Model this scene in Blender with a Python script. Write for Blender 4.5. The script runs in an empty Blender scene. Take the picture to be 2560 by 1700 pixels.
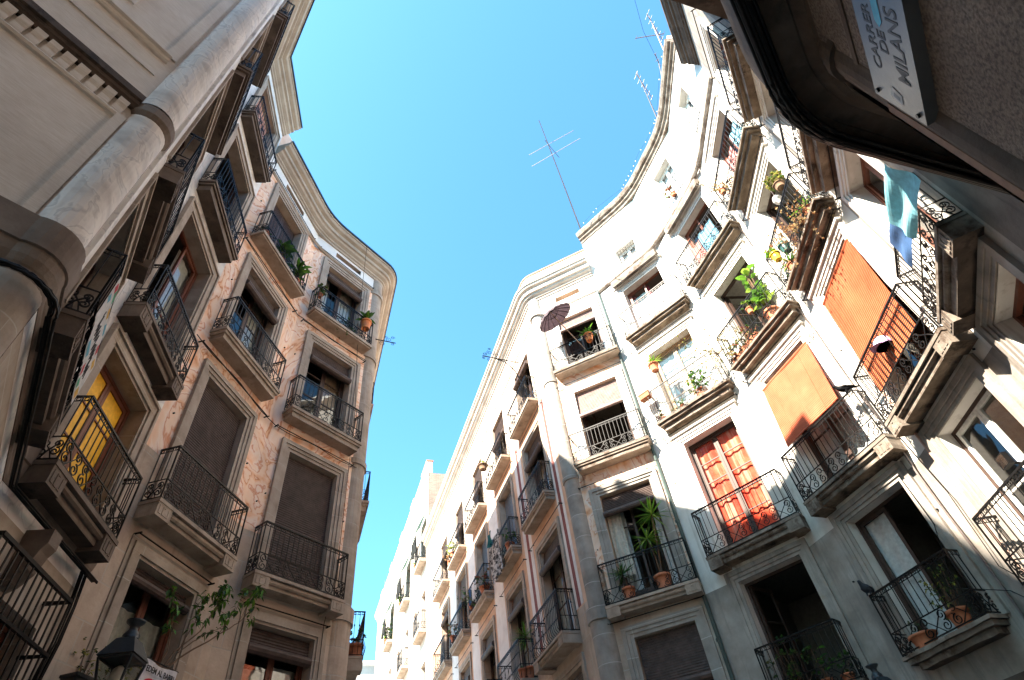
import bpy, math, random
from mathutils import Vector, Matrix
PI = math.pi
R = math.radians
rnd = random.Random(11)
sc = bpy.context.scene
COL = sc.collection
EYE = 1.6            # eye height above the paving; all table heights are measured from eye level

# ------------------------------------------------------------------ camera
W0, H0, FPX = 2560, 1700, 1446.7
PITCH, ROLL = R(46.93), R(-8.82)
fw = Vector((0, math.cos(PITCH), math.sin(PITCH)))
up0 = Vector((0, -math.sin(PITCH), math.cos(PITCH)))
rt0 = Vector((1, 0, 0))
rt = rt0 * math.cos(ROLL) + up0 * math.sin(ROLL)
up = -rt0 * math.sin(ROLL) + up0 * math.cos(ROLL)
cd = bpy.data.cameras.new('camera')
cam = bpy.data.objects.new('camera', cd)
COL.objects.link(cam)
cd.sensor_width = 36
cd.lens = FPX / W0 * 36
cd.clip_end = 2000
cd.clip_start = 0.05
M = Matrix((rt, up, -fw)).transposed().to_4x4()
M.translation = (0, 0, EYE)
cam.matrix_world = M
sc.camera = cam


def ray(px, py):
    return fw + rt * ((px - W0 / 2) / FPX) + up * ((H0 / 2 - py) / FPX)


def at_h(px, py, h):
    """point of the sight line that is h above eye level"""
    d = ray(px, py)
    d = d * (h / d.z)
    return Vector((d.x, d.y, h + EYE))


class Facet:
    """a vertical wall plane: origin o (plan), direction t along the wall, n out of the wall"""
    def __init__(s, o, t, flip=False):
        s.o = Vector(o); s.t = Vector(t).normalized()
        s.n = Vector((s.t.y, -s.t.x)) * (-1 if flip else 1)
        s.flip = flip

    def p(s, u, off, h):
        q = s.o + s.t * u + s.n * off
        return Vector((q.x, q.y, h + EYE))

    def px(s, x, y, off=0.0):
        """(u, h) of the spot measured at (x, y) in the survey photograph on the plane off metres out"""
        d = ray(x, y)
        k = (s.o.dot(s.n) + off) / (d.x * s.n.x + d.y * s.n.y)
        q = Vector((d.x * k, d.y * k)) - s.o
        return q.dot(s.t), d.z * k

    def P(s, x, y, off=0.0):
        u, h = s.px(x, y, off)
        return s.p(u, off, h)

    def mat(s, u, off, h):
        x = s.t if s.flip else -s.t
        m = Matrix(((x.x, s.n.x, 0), (x.y, s.n.y, 0), (0, 0, 1))).to_4x4()
        m.translation = s.p(u, off, h)
        return m


def cr(rx, ry, x, y):
    return rx + x / 2.6133, ry + y / 2.6133


SW = Facet((-3.97, 2.22), (0.48, 0.877))
LA = Facet((-3.96, 2.77), (-0.656, 0.755))
LB = Facet((-5.762, 5.177), (-0.2, 0.98))
L1 = Facet((-6.04, 7.67), (0.125, 0.992))
L2 = Facet((-5.44, 10.35), (0.521, 0.854))
LS = Facet((-4.38, 12.33), (-0.401, 0.916))            # side street flank of the marbled house
ML = Facet((0.894, 14.495), (-0.401, 0.916), True)
M1 = Facet((1.71, 14.19), (0.937, -0.35))
RA = Facet((4.08, 13.0), (0.772, -0.635))
RB = Facet((5.86, 10.96), (0.425, -0.905))
RC = Facet((6.65, 8.4), (0.021, -1.0))
RD = Facet((6.5, 5.95), (-0.386, -0.923))
RE = Facet((5.23, 2.82), (-0.923, -0.385))
NW = Facet((2.34, 1.57), (-0.493, -0.87))

# ------------------------------------------------------------------ materials
def newmat(name):
    m = bpy.data.materials.new(name); m.use_nodes = True
    nt = m.node_tree; nt.nodes.clear()
    out = nt.nodes.new('ShaderNodeOutputMaterial')
    b = nt.nodes.new('ShaderNodeBsdfPrincipled')
    nt.links.new(b.outputs[0], out.inputs[0])
    return m, nt, b, out


def ND(nt, t, **kw):
    n = nt.nodes.new('ShaderNode' + t)
    for k, v in kw.items():
        if hasattr(n, k) and k not in n.inputs:
            setattr(n, k, v)
        else:
            n.inputs[k].default_value = v
    return n


def ramp(nt, fac, stops):
    r = nt.nodes.new('ShaderNodeValToRGB')
    el = r.color_ramp.elements
    while len(el) > 1: el.remove(el[-1])
    for i, (p, c) in enumerate(stops):
        e = el[0] if i == 0 else el.new(p)
        e.position = p
        e.color = (*c, 1) if len(c) == 3 else c
    nt.links.new(fac, r.inputs[0])
    return r


def mix(nt, fac, a, b, mode='MIX'):
    m = nt.nodes.new('ShaderNodeMix'); m.data_type = 'RGBA'; m.blend_type = mode
    for sock, v in ((m.inputs[0], fac), (m.inputs[6], a), (m.inputs[7], b)):
        if hasattr(v, 'links') or hasattr(v, 'is_linked'): nt.links.new(v, sock)
        elif isinstance(v, (int, float)): sock.default_value = v
        else: sock.default_value = (*v, 1)
    return m.outputs[2]


def g3(v): return (v, v, v)


def pmat(name, cols, scale=1.5, rough=.85, bump=.2, bscale=25, streak=None, dirt=None, blocks=None, fine=None, metal=0., spec=.3, grain=0):
    m, nt, b, out = newmat(name)
    geo = ND(nt, 'NewGeometry')
    pos = geo.outputs['Position']
    n1 = ND(nt, 'TexNoise', Scale=scale, Detail=8., Roughness=.62)
    nt.links.new(pos, n1.inputs['Vector'])
    k = len(cols)
    c = ramp(nt, n1.outputs[0], [(.3 + .4 * i / max(1, k - 1), col) for i, col in enumerate(cols)]).outputs[0]
    bumps = []
    if fine:                                     # fine tooling of dressed stone
        mp = ND(nt, 'Mapping'); mp.inputs['Scale'].default_value = fine[1]
        nt.links.new(pos, mp.inputs[0])
        nf = ND(nt, 'TexNoise', Scale=1., Detail=4.); nt.links.new(mp.outputs[0], nf.inputs['Vector'])
        rf = ramp(nt, nf.outputs[0], [(.38, fine[0]), (.62, (1, 1, 1))])
        c = mix(nt, 1., c, rf.outputs[0], 'MULTIPLY')
    if blocks:
        uv = ND(nt, 'UVMap')
        br = ND(nt, 'TexBrick', Scale=1.)
        br.offset = .5
        for kk, v in (('Color1', (1, 1, 1, 1)), ('Color2', (*g3(blocks[4] if len(blocks) > 4 else .78), 1)), ('Mortar', (1, 1, 1, 1))): br.inputs[kk].default_value = v
        br.inputs['Mortar Size'].default_value = blocks[3]
        br.inputs['Mortar Smooth'].default_value = .3
        br.inputs['Brick Width'].default_value = blocks[0]
        br.inputs['Row Height'].default_value = blocks[1]
        nt.links.new(uv.outputs[0], br.inputs['Vector'])
        c = mix(nt, 1., c, br.outputs[0], 'MULTIPLY')
        c = mix(nt, br.outputs[1], c, blocks[2])
        bumps.append((br.outputs[1], -.5))
    if streak:
        mp = ND(nt, 'Mapping'); mp.inputs['Scale'].default_value = (4, 4, .35)
        nt.links.new(pos, mp.inputs[0])
        ns = ND(nt, 'TexNoise', Scale=1.2, Detail=7., Roughness=.65); nt.links.new(mp.outputs[0], ns.inputs['Vector'])
        rs = ramp(nt, ns.outputs[0], [(streak[1], (0, 0, 0)), (streak[1] + .18, g3(streak[2]))])
        c = mix(nt, rs.outputs[0], c, streak[0])
    if dirt:
        n2 = ND(nt, 'TexNoise', Scale=dirt[1], Detail=10., Roughness=.7)
        nt.links.new(pos, n2.inputs['Vector'])
        rd = ramp(nt, n2.outputs[0], [(dirt[2], (0, 0, 0)), (dirt[2] + .1, g3(dirt[3]))])
        c = mix(nt, rd.outputs[0], c, dirt[0])
    if grain:
        n4 = ND(nt, 'TexNoise', Scale=grain, Detail=2.); nt.links.new(pos, n4.inputs['Vector'])
        r4 = ramp(nt, n4.outputs[0], [(.35, g3(.55)), (.6, g3(1.15))])
        c = mix(nt, 1., c, r4.outputs[0], 'MULTIPLY')
    nt.links.new(c, b.inputs['Base Color'])
    b.inputs['Roughness'].default_value = rough
    b.inputs['Metallic'].default_value = metal
    b.inputs['Specular IOR Level'].default_value = spec
    if bump:
        n3 = ND(nt, 'TexNoise', Scale=bscale, Detail=6., Roughness=.6); nt.links.new(pos, n3.inputs['Vector'])
        h = n3.outputs[0]
        if bumps:
            ma = ND(nt, 'Math', operation='MULTIPLY'); ma.inputs[1].default_value = bumps[0][1] * 1.2
            nt.links.new(bumps[0][0], ma.inputs[0])
            ad = ND(nt, 'Math', operation='ADD'); nt.links.new(ma.outputs[0], ad.inputs[0]); nt.links.new(h, ad.inputs[1]); h = ad.outputs[0]
        bp = ND(nt, 'Bump', Strength=bump, Distance=.02); nt.links.new(h, bp.inputs['Height'])
        nt.links.new(bp.outputs[0], b.inputs['Normal'])
    return m


def marble(name, stops, stretch=5., scale=.9, cell=.8, warp=.35, rough=.55, turn=3.):
    """painted marbling: long drifting veins, each wall panel brushed in a direction of its own"""
    m, nt, b, out = newmat(name)
    geo = ND(nt, 'NewGeometry'); pos = geo.outputs['Position']
    nn = ND(nt, 'TexNoise', Scale=1.3, Detail=3.); nt.links.new(pos, nn.inputs['Vector'])
    add = ND(nt, 'VectorMath', operation='MULTIPLY_ADD'); add.inputs[1].default_value = (warp * 2,) * 3
    nt.links.new(nn.outputs[1], add.inputs[0]); nt.links.new(pos, add.inputs[2])
    vo = ND(nt, 'TexVoronoi', Scale=cell); nt.links.new(add.outputs[0], vo.inputs['Vector'])
    rot = ND(nt, 'VectorRotate', rotation_type='EULER_XYZ'); nt.links.new(add.outputs[0], rot.inputs['Vector'])
    sc3 = ND(nt, 'VectorMath', operation='SCALE'); sc3.inputs[3].default_value = turn
    nt.links.new(vo.outputs['Color'], sc3.inputs[0]); nt.links.new(sc3.outputs[0], rot.inputs['Rotation'])
    mp = ND(nt, 'Mapping'); mp.inputs['Scale'].default_value = (scale, scale * stretch, scale * stretch); nt.links.new(rot.outputs[0], mp.inputs[0])
    n0 = ND(nt, 'TexNoise', Scale=1., Detail=4.5, Roughness=.48, Distortion=.2); nt.links.new(mp.outputs[0], n0.inputs['Vector'])
    c = ramp(nt, n0.outputs[0], stops).outputs[0]
    n2 = ND(nt, 'TexNoise', Scale=1.1, Detail=6.); nt.links.new(pos, n2.inputs['Vector'])
    r2 = ramp(nt, n2.outputs[0], [(.3, g3(.82)), (.65, g3(1.05))])
    c = mix(nt, 1., c, r2.outputs[0], 'MULTIPLY')
    nt.links.new(c, b.inputs['Base Color']); b.inputs['Roughness'].default_value = rough
    b.inputs['Specular IOR Level'].default_value = .3
    n3 = ND(nt, 'TexNoise', Scale=40., Detail=4.); nt.links.new(pos, n3.inputs['Vector'])
    bp = ND(nt, 'Bump', Strength=.1, Distance=.02); nt.links.new(n3.outputs[0], bp.inputs['Height']); nt.links.new(bp.outputs[0], b.inputs['Normal'])
    return m


def flat(name, col, rough=.6, metal=0., spec=.4, trans=0.):
    m, nt, b, out = newmat(name)
    b.inputs['Base Color'].default_value = (*col, 1); b.inputs['Roughness'].default_value = rough
    b.inputs['Metallic'].default_value = metal; b.inputs['Specular IOR Level'].default_value = spec
    geo = ND(nt, 'NewGeometry')
    n = ND(nt, 'TexNoise', Scale=14., Detail=5.); nt.links.new(geo.outputs['Position'], n.inputs['Vector'])
    r = ramp(nt, n.outputs[0], [(.3, tuple(x * .8 for x in col)), (.7, tuple(min(1, x * 1.12) for x in col))])
    nt.links.new(r.outputs[0], b.inputs['Base Color'])
    if trans:
        t = ND(nt, 'BsdfTranslucent'); nt.links.new(r.outputs[0], t.inputs[0])
        mx = ND(nt, 'MixShader'); mx.inputs[0].default_value = trans
        nt.links.new(b.outputs[0], mx.inputs[1]); nt.links.new(t.outputs[0], mx.inputs[2]); nt.links.new(mx.outputs[0], out.inputs[0])
    return m


def glassmat(name, tint, rough=.01):
    m = bpy.data.materials.new(name); m.use_nodes = True
    nt = m.node_tree; nt.nodes.clear(); out = nt.nodes.new('ShaderNodeOutputMaterial')
    tr = ND(nt, 'BsdfTransparent'); tr.inputs[0].default_value = (*tint, 1)
    gl = ND(nt, 'BsdfGlossy'); gl.inputs['Roughness'].default_value = rough
    lw = ND(nt, 'LayerWeight', Blend=.5)
    pw = ND(nt, 'Math', operation='POWER'); pw.inputs[1].default_value = 4.; nt.links.new(lw.outputs['Facing'], pw.inputs[0])
    fr = ND(nt, 'Math', operation='MULTIPLY_ADD'); fr.inputs[1].default_value = .9; fr.inputs[2].default_value = .07; nt.links.new(pw.outputs[0], fr.inputs[0])
    geo = ND(nt, 'NewGeometry'); n = ND(nt, 'TexNoise', Scale=1.8, Detail=2.); nt.links.new(geo.outputs['Position'], n.inputs['Vector'])
    bp = ND(nt, 'Bump', Strength=.06, Distance=.05); nt.links.new(n.outputs[0], bp.inputs['Height'])
    nt.links.new(bp.outputs[0], gl.inputs['Normal'])
    mx = ND(nt, 'MixShader'); nt.links.new(fr.outputs[0], mx.inputs[0]); nt.links.new(tr.outputs[0], mx.inputs[1]); nt.links.new(gl.outputs[0], mx.inputs[2])
    nt.links.new(mx.outputs[0], out.inputs[0])
    return m


MT = {}
MT['ashlar'] = pmat('sandstone_ashlar', [(.40, .31, .24), (.52, .42, .335), (.60, .50, .41)], 2.2, blocks=(.95, .52, (.46, .41, .35), .012, .86), streak=((.17, .135, .105), .58, .6), bump=.25)
MT['stone'] = pmat('grey_sandstone', [(.27, .225, .18), (.375, .315, .26), (.45, .39, .33)], 2.6, streak=((.15, .125, .10), .58, .55), bump=.22, blocks=(4., .62, (.42, .38, .33), .008, .88))
MT['slab'] = pmat('balcony_stone', [(.25, .20, .16), (.36, .295, .235), (.44, .37, .305)], 3., streak=((.12, .098, .078), .56, .6), bump=.25)
MT['slabdark'] = pmat('dark_balcony_stone', [(.045, .032, .024), (.075, .055, .042), (.12, .09, .07)], 2.4, dirt=((.025, .018, .014), 2.2, .52, .8), bump=.3)  # near-black brown stone with random darker blotches
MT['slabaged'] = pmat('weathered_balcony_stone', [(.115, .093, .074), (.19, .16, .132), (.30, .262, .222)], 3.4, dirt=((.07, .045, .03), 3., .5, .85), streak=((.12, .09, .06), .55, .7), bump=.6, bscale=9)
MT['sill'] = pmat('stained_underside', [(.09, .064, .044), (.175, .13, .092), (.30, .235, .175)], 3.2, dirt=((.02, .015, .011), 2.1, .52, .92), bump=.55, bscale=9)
MT['orange'] = marble('painted_orange_marbling', [(.28, (.66, .27, .12)), (.36, (.85, .52, .33)), (.42, (.88, .65, .50)), (.46, (.89, .73, .63)), (.485, (.66, .29, .16)), (.505, (.88, .67, .53)), (.55, (.88, .64, .48)), (.59, (.82, .49, .30)), (.604, (.58, .22, .10)), (.622, (.87, .62, .46)), (.7, (.90, .74, .64))], 6., .36, .6, .12, rough=.8)
MT['white'] = marble('painted_pale_marbling', [(.3, (.52, .50, .49)), (.42, (.74, .72, .69)), (.52, (.78, .76, .73)), (.545, (.58, .57, .57)), (.57, (.76, .74, .71)), (.75, (.7, .69, .67))], 3.2, .7, .5, .4)
MT['colstone'] = marble('painted_pilaster_marbling', [(.28, (.46, .43, .41)), (.4, (.62, .59, .56)), (.5, (.72, .69, .65)), (.53, (.50, .48, .47)), (.56, (.68, .66, .63)), (.66, (.60, .58, .57)), (.72, (.46, .44, .43)), (.8, (.66, .63, .6))], 3.4, 1.0, .6, .5, turn=1.6, rough=.85)
MT['linen'] = pmat('fine_tooled_stone', [(.58, .545, .50), (.66, .625, .58), (.72, .69, .645)], 1.3, bump=.12, bscale=60, fine=((.88, .86, .83), (7, 7, 90)), streak=((.36, .32, .27), .63, .5))
MT['band'] = pmat('brown_band_stone', [(.11, .083, .065), (.165, .128, .102), (.22, .178, .145)], 2.2, streak=((.07, .052, .042), .55, .6), bump=.25)
MT['cornice'] = pmat('tan_cornice_stone', [(.30, .24, .19), (.40, .335, .27), (.47, .40, .33)], 1.6, streak=((.20, .16, .13), .6, .5), bump=.15)
MT['cornicelt'] = pmat('pale_cornice_stone', [(.42, .36, .30), (.52, .455, .39), (.58, .52, .455)], 1.6, streak=((.33, .28, .23), .6, .5), bump=.15)
MT['colgrey'] = pmat('grey_column_stone', [(.225, .205, .18), (.31, .29, .26), (.38, .36, .33)], 2.2, streak=((.15, .14, .12), .58, .5), bump=.22, blocks=(4., .62, (.44, .42, .39), .01, .86))
MT['shadeplaster'] = pmat('plaster_painted_shade', [(.09, .075, .063), (.14, .12, .102), (.19, .165, .145)], 1.4, streak=((.05, .043, .037), .55, .6), bump=.25)  # shade of the overhang painted into the plaster colour
MT['frieze'] = pmat('white_frieze_plaster', [(.66, .65, .62), (.76, .75, .72), (.80, .79, .77)], 1.8, streak=((.48, .45, .40), .62, .4), bump=.1)
MT['plaster'] = pmat('white_aged_plaster', [(.50, .47, .42), (.64, .615, .57), (.72, .70, .66)], 1.2, streak=((.27, .225, .175), .55, .66), dirt=((.30, .215, .15), 1.6, .62, .8), bump=.25, bscale=14)
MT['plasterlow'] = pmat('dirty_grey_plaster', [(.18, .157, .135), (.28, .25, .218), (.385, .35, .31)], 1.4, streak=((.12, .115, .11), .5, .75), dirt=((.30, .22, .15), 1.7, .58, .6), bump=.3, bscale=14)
MT['cream'] = pmat('cream_plaster', [(.43, .37, .31), (.53, .465, .40), (.59, .53, .465)], 1.3, streak=((.50, .40, .31), .6, .4), bump=.12)
MT['pink'] = pmat('salmon_plaster', [(.52, .31, .20), (.64, .42, .29), (.72, .50, .37)], 1.5, streak=((.42, .24, .15), .6, .5), bump=.15)
MT['stripe'] = flat('dark_red_painted_stripe', (.24, .07, .06), .8)
MT['stripew'] = pmat('whitewashed_stripe', [(.62, .59, .57), (.74, .71, .69), (.78, .76, .74)], 2., streak=((.5, .44, .4), .6, .4), bump=.1)
MT['dark'] = pmat('dark_brown_stone', [(.06, .041, .030), (.105, .076, .057), (.155, .118, .092)], 2.5, streak=((.035, .03, .026), .55, .6), bump=.3)  # very dark brown stone with upright streaks
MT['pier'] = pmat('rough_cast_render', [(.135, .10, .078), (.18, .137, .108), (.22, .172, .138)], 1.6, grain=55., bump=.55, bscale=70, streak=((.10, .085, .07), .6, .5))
MT['wood'] = flat('dark_brown_wood', (.055, .03, .022), .55)
MT['woodred'] = flat('red_brown_wood', (.17, .055, .03), .5)
MT['woodlt'] = flat('weathered_light_wood', (.42, .28, .18), .7)
MT['woodw'] = flat('white_painted_wood', (.74, .73, .70), .5)
MT['yellow'] = flat('yellow_painted_wood', (.85, .46, .012), .5)
MT['blueshut'] = flat('blue_grey_painted_wood', (.10, .13, .17), .6)
MT['pinkshut'] = flat('faded_pink_shutter', (.50, .27, .21), .7)
MT['iron'] = flat('black_wrought_iron', (.007, .0065, .0065), .45, .0, .2)
MT['irongrey'] = flat('worn_grey_iron', (.16, .13, .12), .4, .3, .6)
MT['glass'] = glassmat('window_glass', (.82, .86, .86))
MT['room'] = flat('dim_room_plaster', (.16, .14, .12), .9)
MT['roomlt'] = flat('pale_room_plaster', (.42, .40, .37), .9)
MT['roller'] = pmat('brown_wooden_slats', [(.05, .034, .03), (.075, .052, .045), (.105, .074, .065)], 6., bump=.1, rough=.6)
MT['rollerlt'] = pmat('faded_lilac_slats', [(.24, .165, .15), (.31, .225, .205), (.36, .27, .25)], 6., bump=.1, rough=.6)
MT['straw'] = pmat('orange_straw_slats', [(.47, .104, .047), (.54, .128, .060), (.59, .155, .077)], 2.5, bump=.1, rough=.7, streak=((.60, .17, .09), .55, .5))
MT['strawdeep'] = pmat('deep_orange_straw_slats', [(.40, .095, .037), (.46, .118, .048), (.50, .14, .062)], 2.5, bump=.1, rough=.7)
MT['cloth_w'] = flat('white_cotton', (.80, .80, .80), .9, trans=.2)
MT['curtain'] = flat('cream_curtain', (.62, .58, .50), .9, trans=.2)
MT['redcloth'] = pmat('red_curtain_painted_light', [(.66, .035, .02), (.82, .085, .04), (.88, .16, .08)], 2., streak=((.93, .50, .36), .5, .95), rough=.9, bump=0)  # pale streaks paint sunlit folds into the red cloth
MT['darkred'] = flat('wine_red_curtain', (.22, .02, .03), .85)
MT['tile'] = pmat('terracotta_tile', [(.30, .12, .07), (.42, .19, .11), (.5, .25, .16)], 5., bump=.3)
MT['zinc'] = flat('dark_zinc_flashing', (.06, .075, .09), .4, .5)
MT['salmon'] = pmat('salmon_rendered_wall', [(.60, .40, .30), (.68, .47, .36), (.72, .52, .42)], 2., bump=.15)
MT['brick'] = pmat('bare_brick_gable', [(.22, .16, .12), (.30, .23, .17), (.38, .30, .23)], 2., blocks=(.3, .08, (.36, .31, .26), .01, .75), bump=.3)
MT['grass'] = MT['plaster']

# ------------------------------------------------------------------ mesh builder
class MB:
    def __init__(s): s.v = []; s.f = []; s.m = []; s.u = []

    def face(s, pts, m=0, uv=None):
        i = len(s.v); s.v += [tuple(p) for p in pts]
        s.f.append(tuple(range(i, i + len(pts)))); s.m.append(m)
        s.u.append(uv or [(0, 0)] * len(pts))

    def box(s, F, u0, u1, o0, o1, h0, h1, m=0, skip=''):
        a = lambda u, o, h: F.p(u, o, h)
        if 'f' not in skip: s.face([a(u0, o1, h0), a(u1, o1, h0), a(u1, o1, h1), a(u0, o1, h1)], m, [(u0, h0), (u1, h0), (u1, h1), (u0, h1)])
        if 'b' not in skip: s.face([a(u0, o0, h0), a(u0, o0, h1), a(u1, o0, h1), a(u1, o0, h0)], m, [(u0, h0), (u0, h1), (u1, h1), (u1, h0)])
        s.face([a(u0, o0, h0), a(u0, o1, h0), a(u0, o1, h1), a(u0, o0, h1)], m, [(o0, h0), (o1, h0), (o1, h1), (o0, h1)])
        s.face([a(u1, o0, h0), a(u1, o0, h1), a(u1, o1, h1), a(u1, o1, h0)], m, [(o0, h0), (o0, h1), (o1, h1), (o1, h0)])
        if 'd' not in skip: s.face([a(u0, o0, h0), a(u1, o0, h0), a(u1, o1, h0), a(u0, o1, h0)], m, [(u0, o0), (u1, o0), (u1, o1), (u0, o1)])
        s.face([a(u0, o0, h1), a(u0, o1, h1), a(u1, o1, h1), a(u1, o0, h1)], m, [(u0, o0), (u0, o1), (u1, o1), (u1, o0)])

    def tube(s, pts, r, n=4, m=0, cap=True):
        pts = [Vector(p) for p in pts]; rings = []; prev = None
        for i, p in enumerate(pts):
            d = (pts[min(i + 1, len(pts) - 1)] - pts[max(i - 1, 0)])
            if d.length < 1e-9: d = Vector((0, 0, 1))
            d.normalize()
            a = prev if prev is not None else (Vector((0, 0, 1)) if abs(d.z) < .9 else Vector((1, 0, 0)))
            x = (a - d * a.dot(d))
            if x.length < 1e-6: x = d.orthogonal()
            x.normalize(); prev = x; y = d.cross(x)
            rr = r[i] if isinstance(r, (list, tuple)) else r
            i0 = len(s.v)
            for k in range(n):
                an = 2 * PI * (k + .5) / n
                s.v.append(tuple(p + x * (rr * math.cos(an)) + y * (rr * math.sin(an))))
            rings.append(i0)
        for a, b in zip(rings, rings[1:]):
            for k in range(n):
                k2 = (k + 1) % n
                s.f.append((a + k, a + k2, b + k2, b + k)); s.m.append(m); s.u.append([(0, 0)] * 4)
        if cap:
            for q in (rings[0], rings[-1]):
                s.f.append(tuple(q + k for k in range(n))); s.m.append(m); s.u.append([(0, 0)] * n)

    def lathe(s, prof, n, M, m=0):
        rings = []
        for r, z in prof:
            i0 = len(s.v)
            for k in range(n):
                a = 2 * PI * k / n
                s.v.append(tuple(M @ Vector((r * math.cos(a), r * math.sin(a), z))))
            rings.append(i0)
        for a, b in zip(rings, rings[1:]):
            for k in range(n):
                k2 = (k + 1) % n
                s.f.append((a + k, a + k2, b + k2, b + k)); s.m.append(m); s.u.append([(0, 0)] * 4)
        for q in (rings[0], rings[-1]):
            s.f.append(tuple(q + k for k in range(n))); s.m.append(m); s.u.append([(0, 0)] * n)

    def sweep(s, path, prof, m=0, cap=True):
        """profile [(out, h)] carried along a plan path, mitred; outward is to the right of travel"""
        path = [Vector(p) for p in path]; N = len(path); seg = [(path[i + 1] - path[i]).normalized() for i in range(N - 1)]
        cols = []; L = 0.
        for i in range(N):
            t0 = seg[max(i - 1, 0)]; t1 = seg[min(i, N - 2)]
            n0 = Vector((t0.y, -t0.x)); n1 = Vector((t1.y, -t1.x)); b = (n0 + n1).normalized()
            k = 1 / max(.35, b.dot(n0))
            if i: L += (path[i] - path[i - 1]).length
            cols.append(([Vector((path[i].x + b.x * o * k, path[i].y + b.y * o * k, h + EYE)) for o, h in prof], L))
        for (A, la), (B, lb) in zip(cols, cols[1:]):
            pl = 0.
            for j in range(len(prof) - 1):
                d = math.hypot(prof[j + 1][0] - prof[j][0], prof[j + 1][1] - prof[j][1])
                s.face([A[j], B[j], B[j + 1], A[j + 1]], m, [(la, pl), (lb, pl), (lb, pl + d), (la, pl + d)]); pl += d
        if cap:
            s.face(cols[0][0], m); s.face(cols[-1][0][::-1], m)

    def build(s, name, mats, parent=None, smooth=False, M=None):
        me = bpy.data.meshes.new(name)
        me.from_pydata(s.v, [], s.f)
        for mm in (mats if isinstance(mats, (list, tuple)) else [mats]): me.materials.append(mm)
        me.polygons.foreach_set('material_index', s.m)
        ul = me.uv_layers.new(name='UVMap')
        ul.data.foreach_set('uv', [c for f in s.u for p in f for c in p])
        if smooth: me.polygons.foreach_set('use_smooth', [True] * len(s.f))
        me.update()
        return link(name, me, parent, M)


def link(name, me, parent=None, M=None):
    o = bpy.data.objects.new(name, me); COL.objects.link(o)
    if parent is not None:
        o.parent = parent
        o.matrix_parent_inverse = wm(parent).inverted()
    if M is not None: o.matrix_basis = M
    return o


WM = {}
def wm(o):
    m = o.matrix_basis.copy()
    if o.parent: m = wm(o.parent) @ o.matrix_parent_inverse @ m
    return m


def thing(name, loc, label, cat, group=None, kind=None):
    o = bpy.data.objects.new(name, None); COL.objects.link(o)
    o.location = loc; o.empty_display_size = .2
    o['label'] = label; o['category'] = cat
    if group: o['group'] = group
    if kind: o['kind'] = kind
    return o


def tag(o, label, cat, group=None, kind=None):
    o['label'] = label; o['category'] = cat
    if group: o['group'] = group
    if kind: o['kind'] = kind
    return o


def fillet(path, i, r, k=4):
    """round corner i of a plan path"""
    p = [Vector(q) for q in path]; a, b, c = p[i - 1], p[i], p[i + 1]
    d0 = (a - b).normalized(); d1 = (c - b).normalized()
    s0 = b + d0 * r; s1 = b + d1 * r
    arc = [(s0 * (1 - t) ** 2 + b * 2 * t * (1 - t) + s1 * t ** 2) for t in [j / k for j in range(k + 1)]]
    return p[:i] + arc + p[i + 1:]


def wall(mb, F, u0, u1, zones, openings, depth=.28, mrev=0):
    """a wall sheet with reveals: zones [(h0, h1, mat)], openings [(ua, ub, ha, hb)]"""
    us = sorted({u0, u1} | {x for o in openings for x in o[:2] if u0 < x < u1})
    hs = sorted({h for z in zones for h in z[:2]} | {x for o in openings for x in o[2:4] if zones[0][0] < x < zones[-1][1]})
    for a, b in zip(us, us[1:]):
        for c, d in zip(hs, hs[1:]):
            mu, mh = (a + b) / 2, (c + d) / 2
            if any(o[0] < mu < o[1] and o[2] < mh < o[3] for o in openings): continue
            m = next(z[2] for z in zones if z[0] <= mh <= z[1])
            mb.face([F.p(a, 0, c), F.p(b, 0, c), F.p(b, 0, d), F.p(a, 0, d)], m, [(a, c), (b, c), (b, d), (a, d)])
    for ua, ub, ha, hb in [o[:4] for o in openings]:
        for P, uv in (([(ua, 0, ha), (ua, -depth, ha), (ua, -depth, hb), (ua, 0, hb)], 1), ([(ub, 0, ha), (ub, 0, hb), (ub, -depth, hb), (ub, -depth, ha)], 1),
                      ([(ua, 0, hb), (ua, -depth, hb), (ub, -depth, hb), (ub, 0, hb)], 0), ([(ua, 0, ha), (ub, 0, ha), (ub, -depth, ha), (ua, -depth, ha)], 0)):
            mb.face([F.p(*q) for q in P], mrev, [(q[1], q[2]) if uv else (q[0], q[1]) for q in P])


# ------------------------------------------------------------------ parts of buildings
def surround(bld, F, u0, u1, h0, h1, mat, layers=((0, .1, .025), (.1, .17, .05), (.17, .26, .075)), top=0):
    mb = MB()
    for a, b, o in layers:
        mb.box(F, u0 - b, u0 - a, -.01, o, h0, h1 + a, skip='b')
        mb.box(F, u1 + a, u1 + b, -.01, o, h0, h1 + a, skip='b')
        mb.box(F, u0 - b, u1 + b, -.01, o + .002, h1 + a, h1 + b, skip='b')
    if top:
        b = layers[-1][1]
        mb.box(F, u0 - b - .05, u1 + b + .05, -.01, .12, h1 + b, h1 + b + top, skip='b')
    return mb.build('window_surround', mat, bld)


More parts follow.
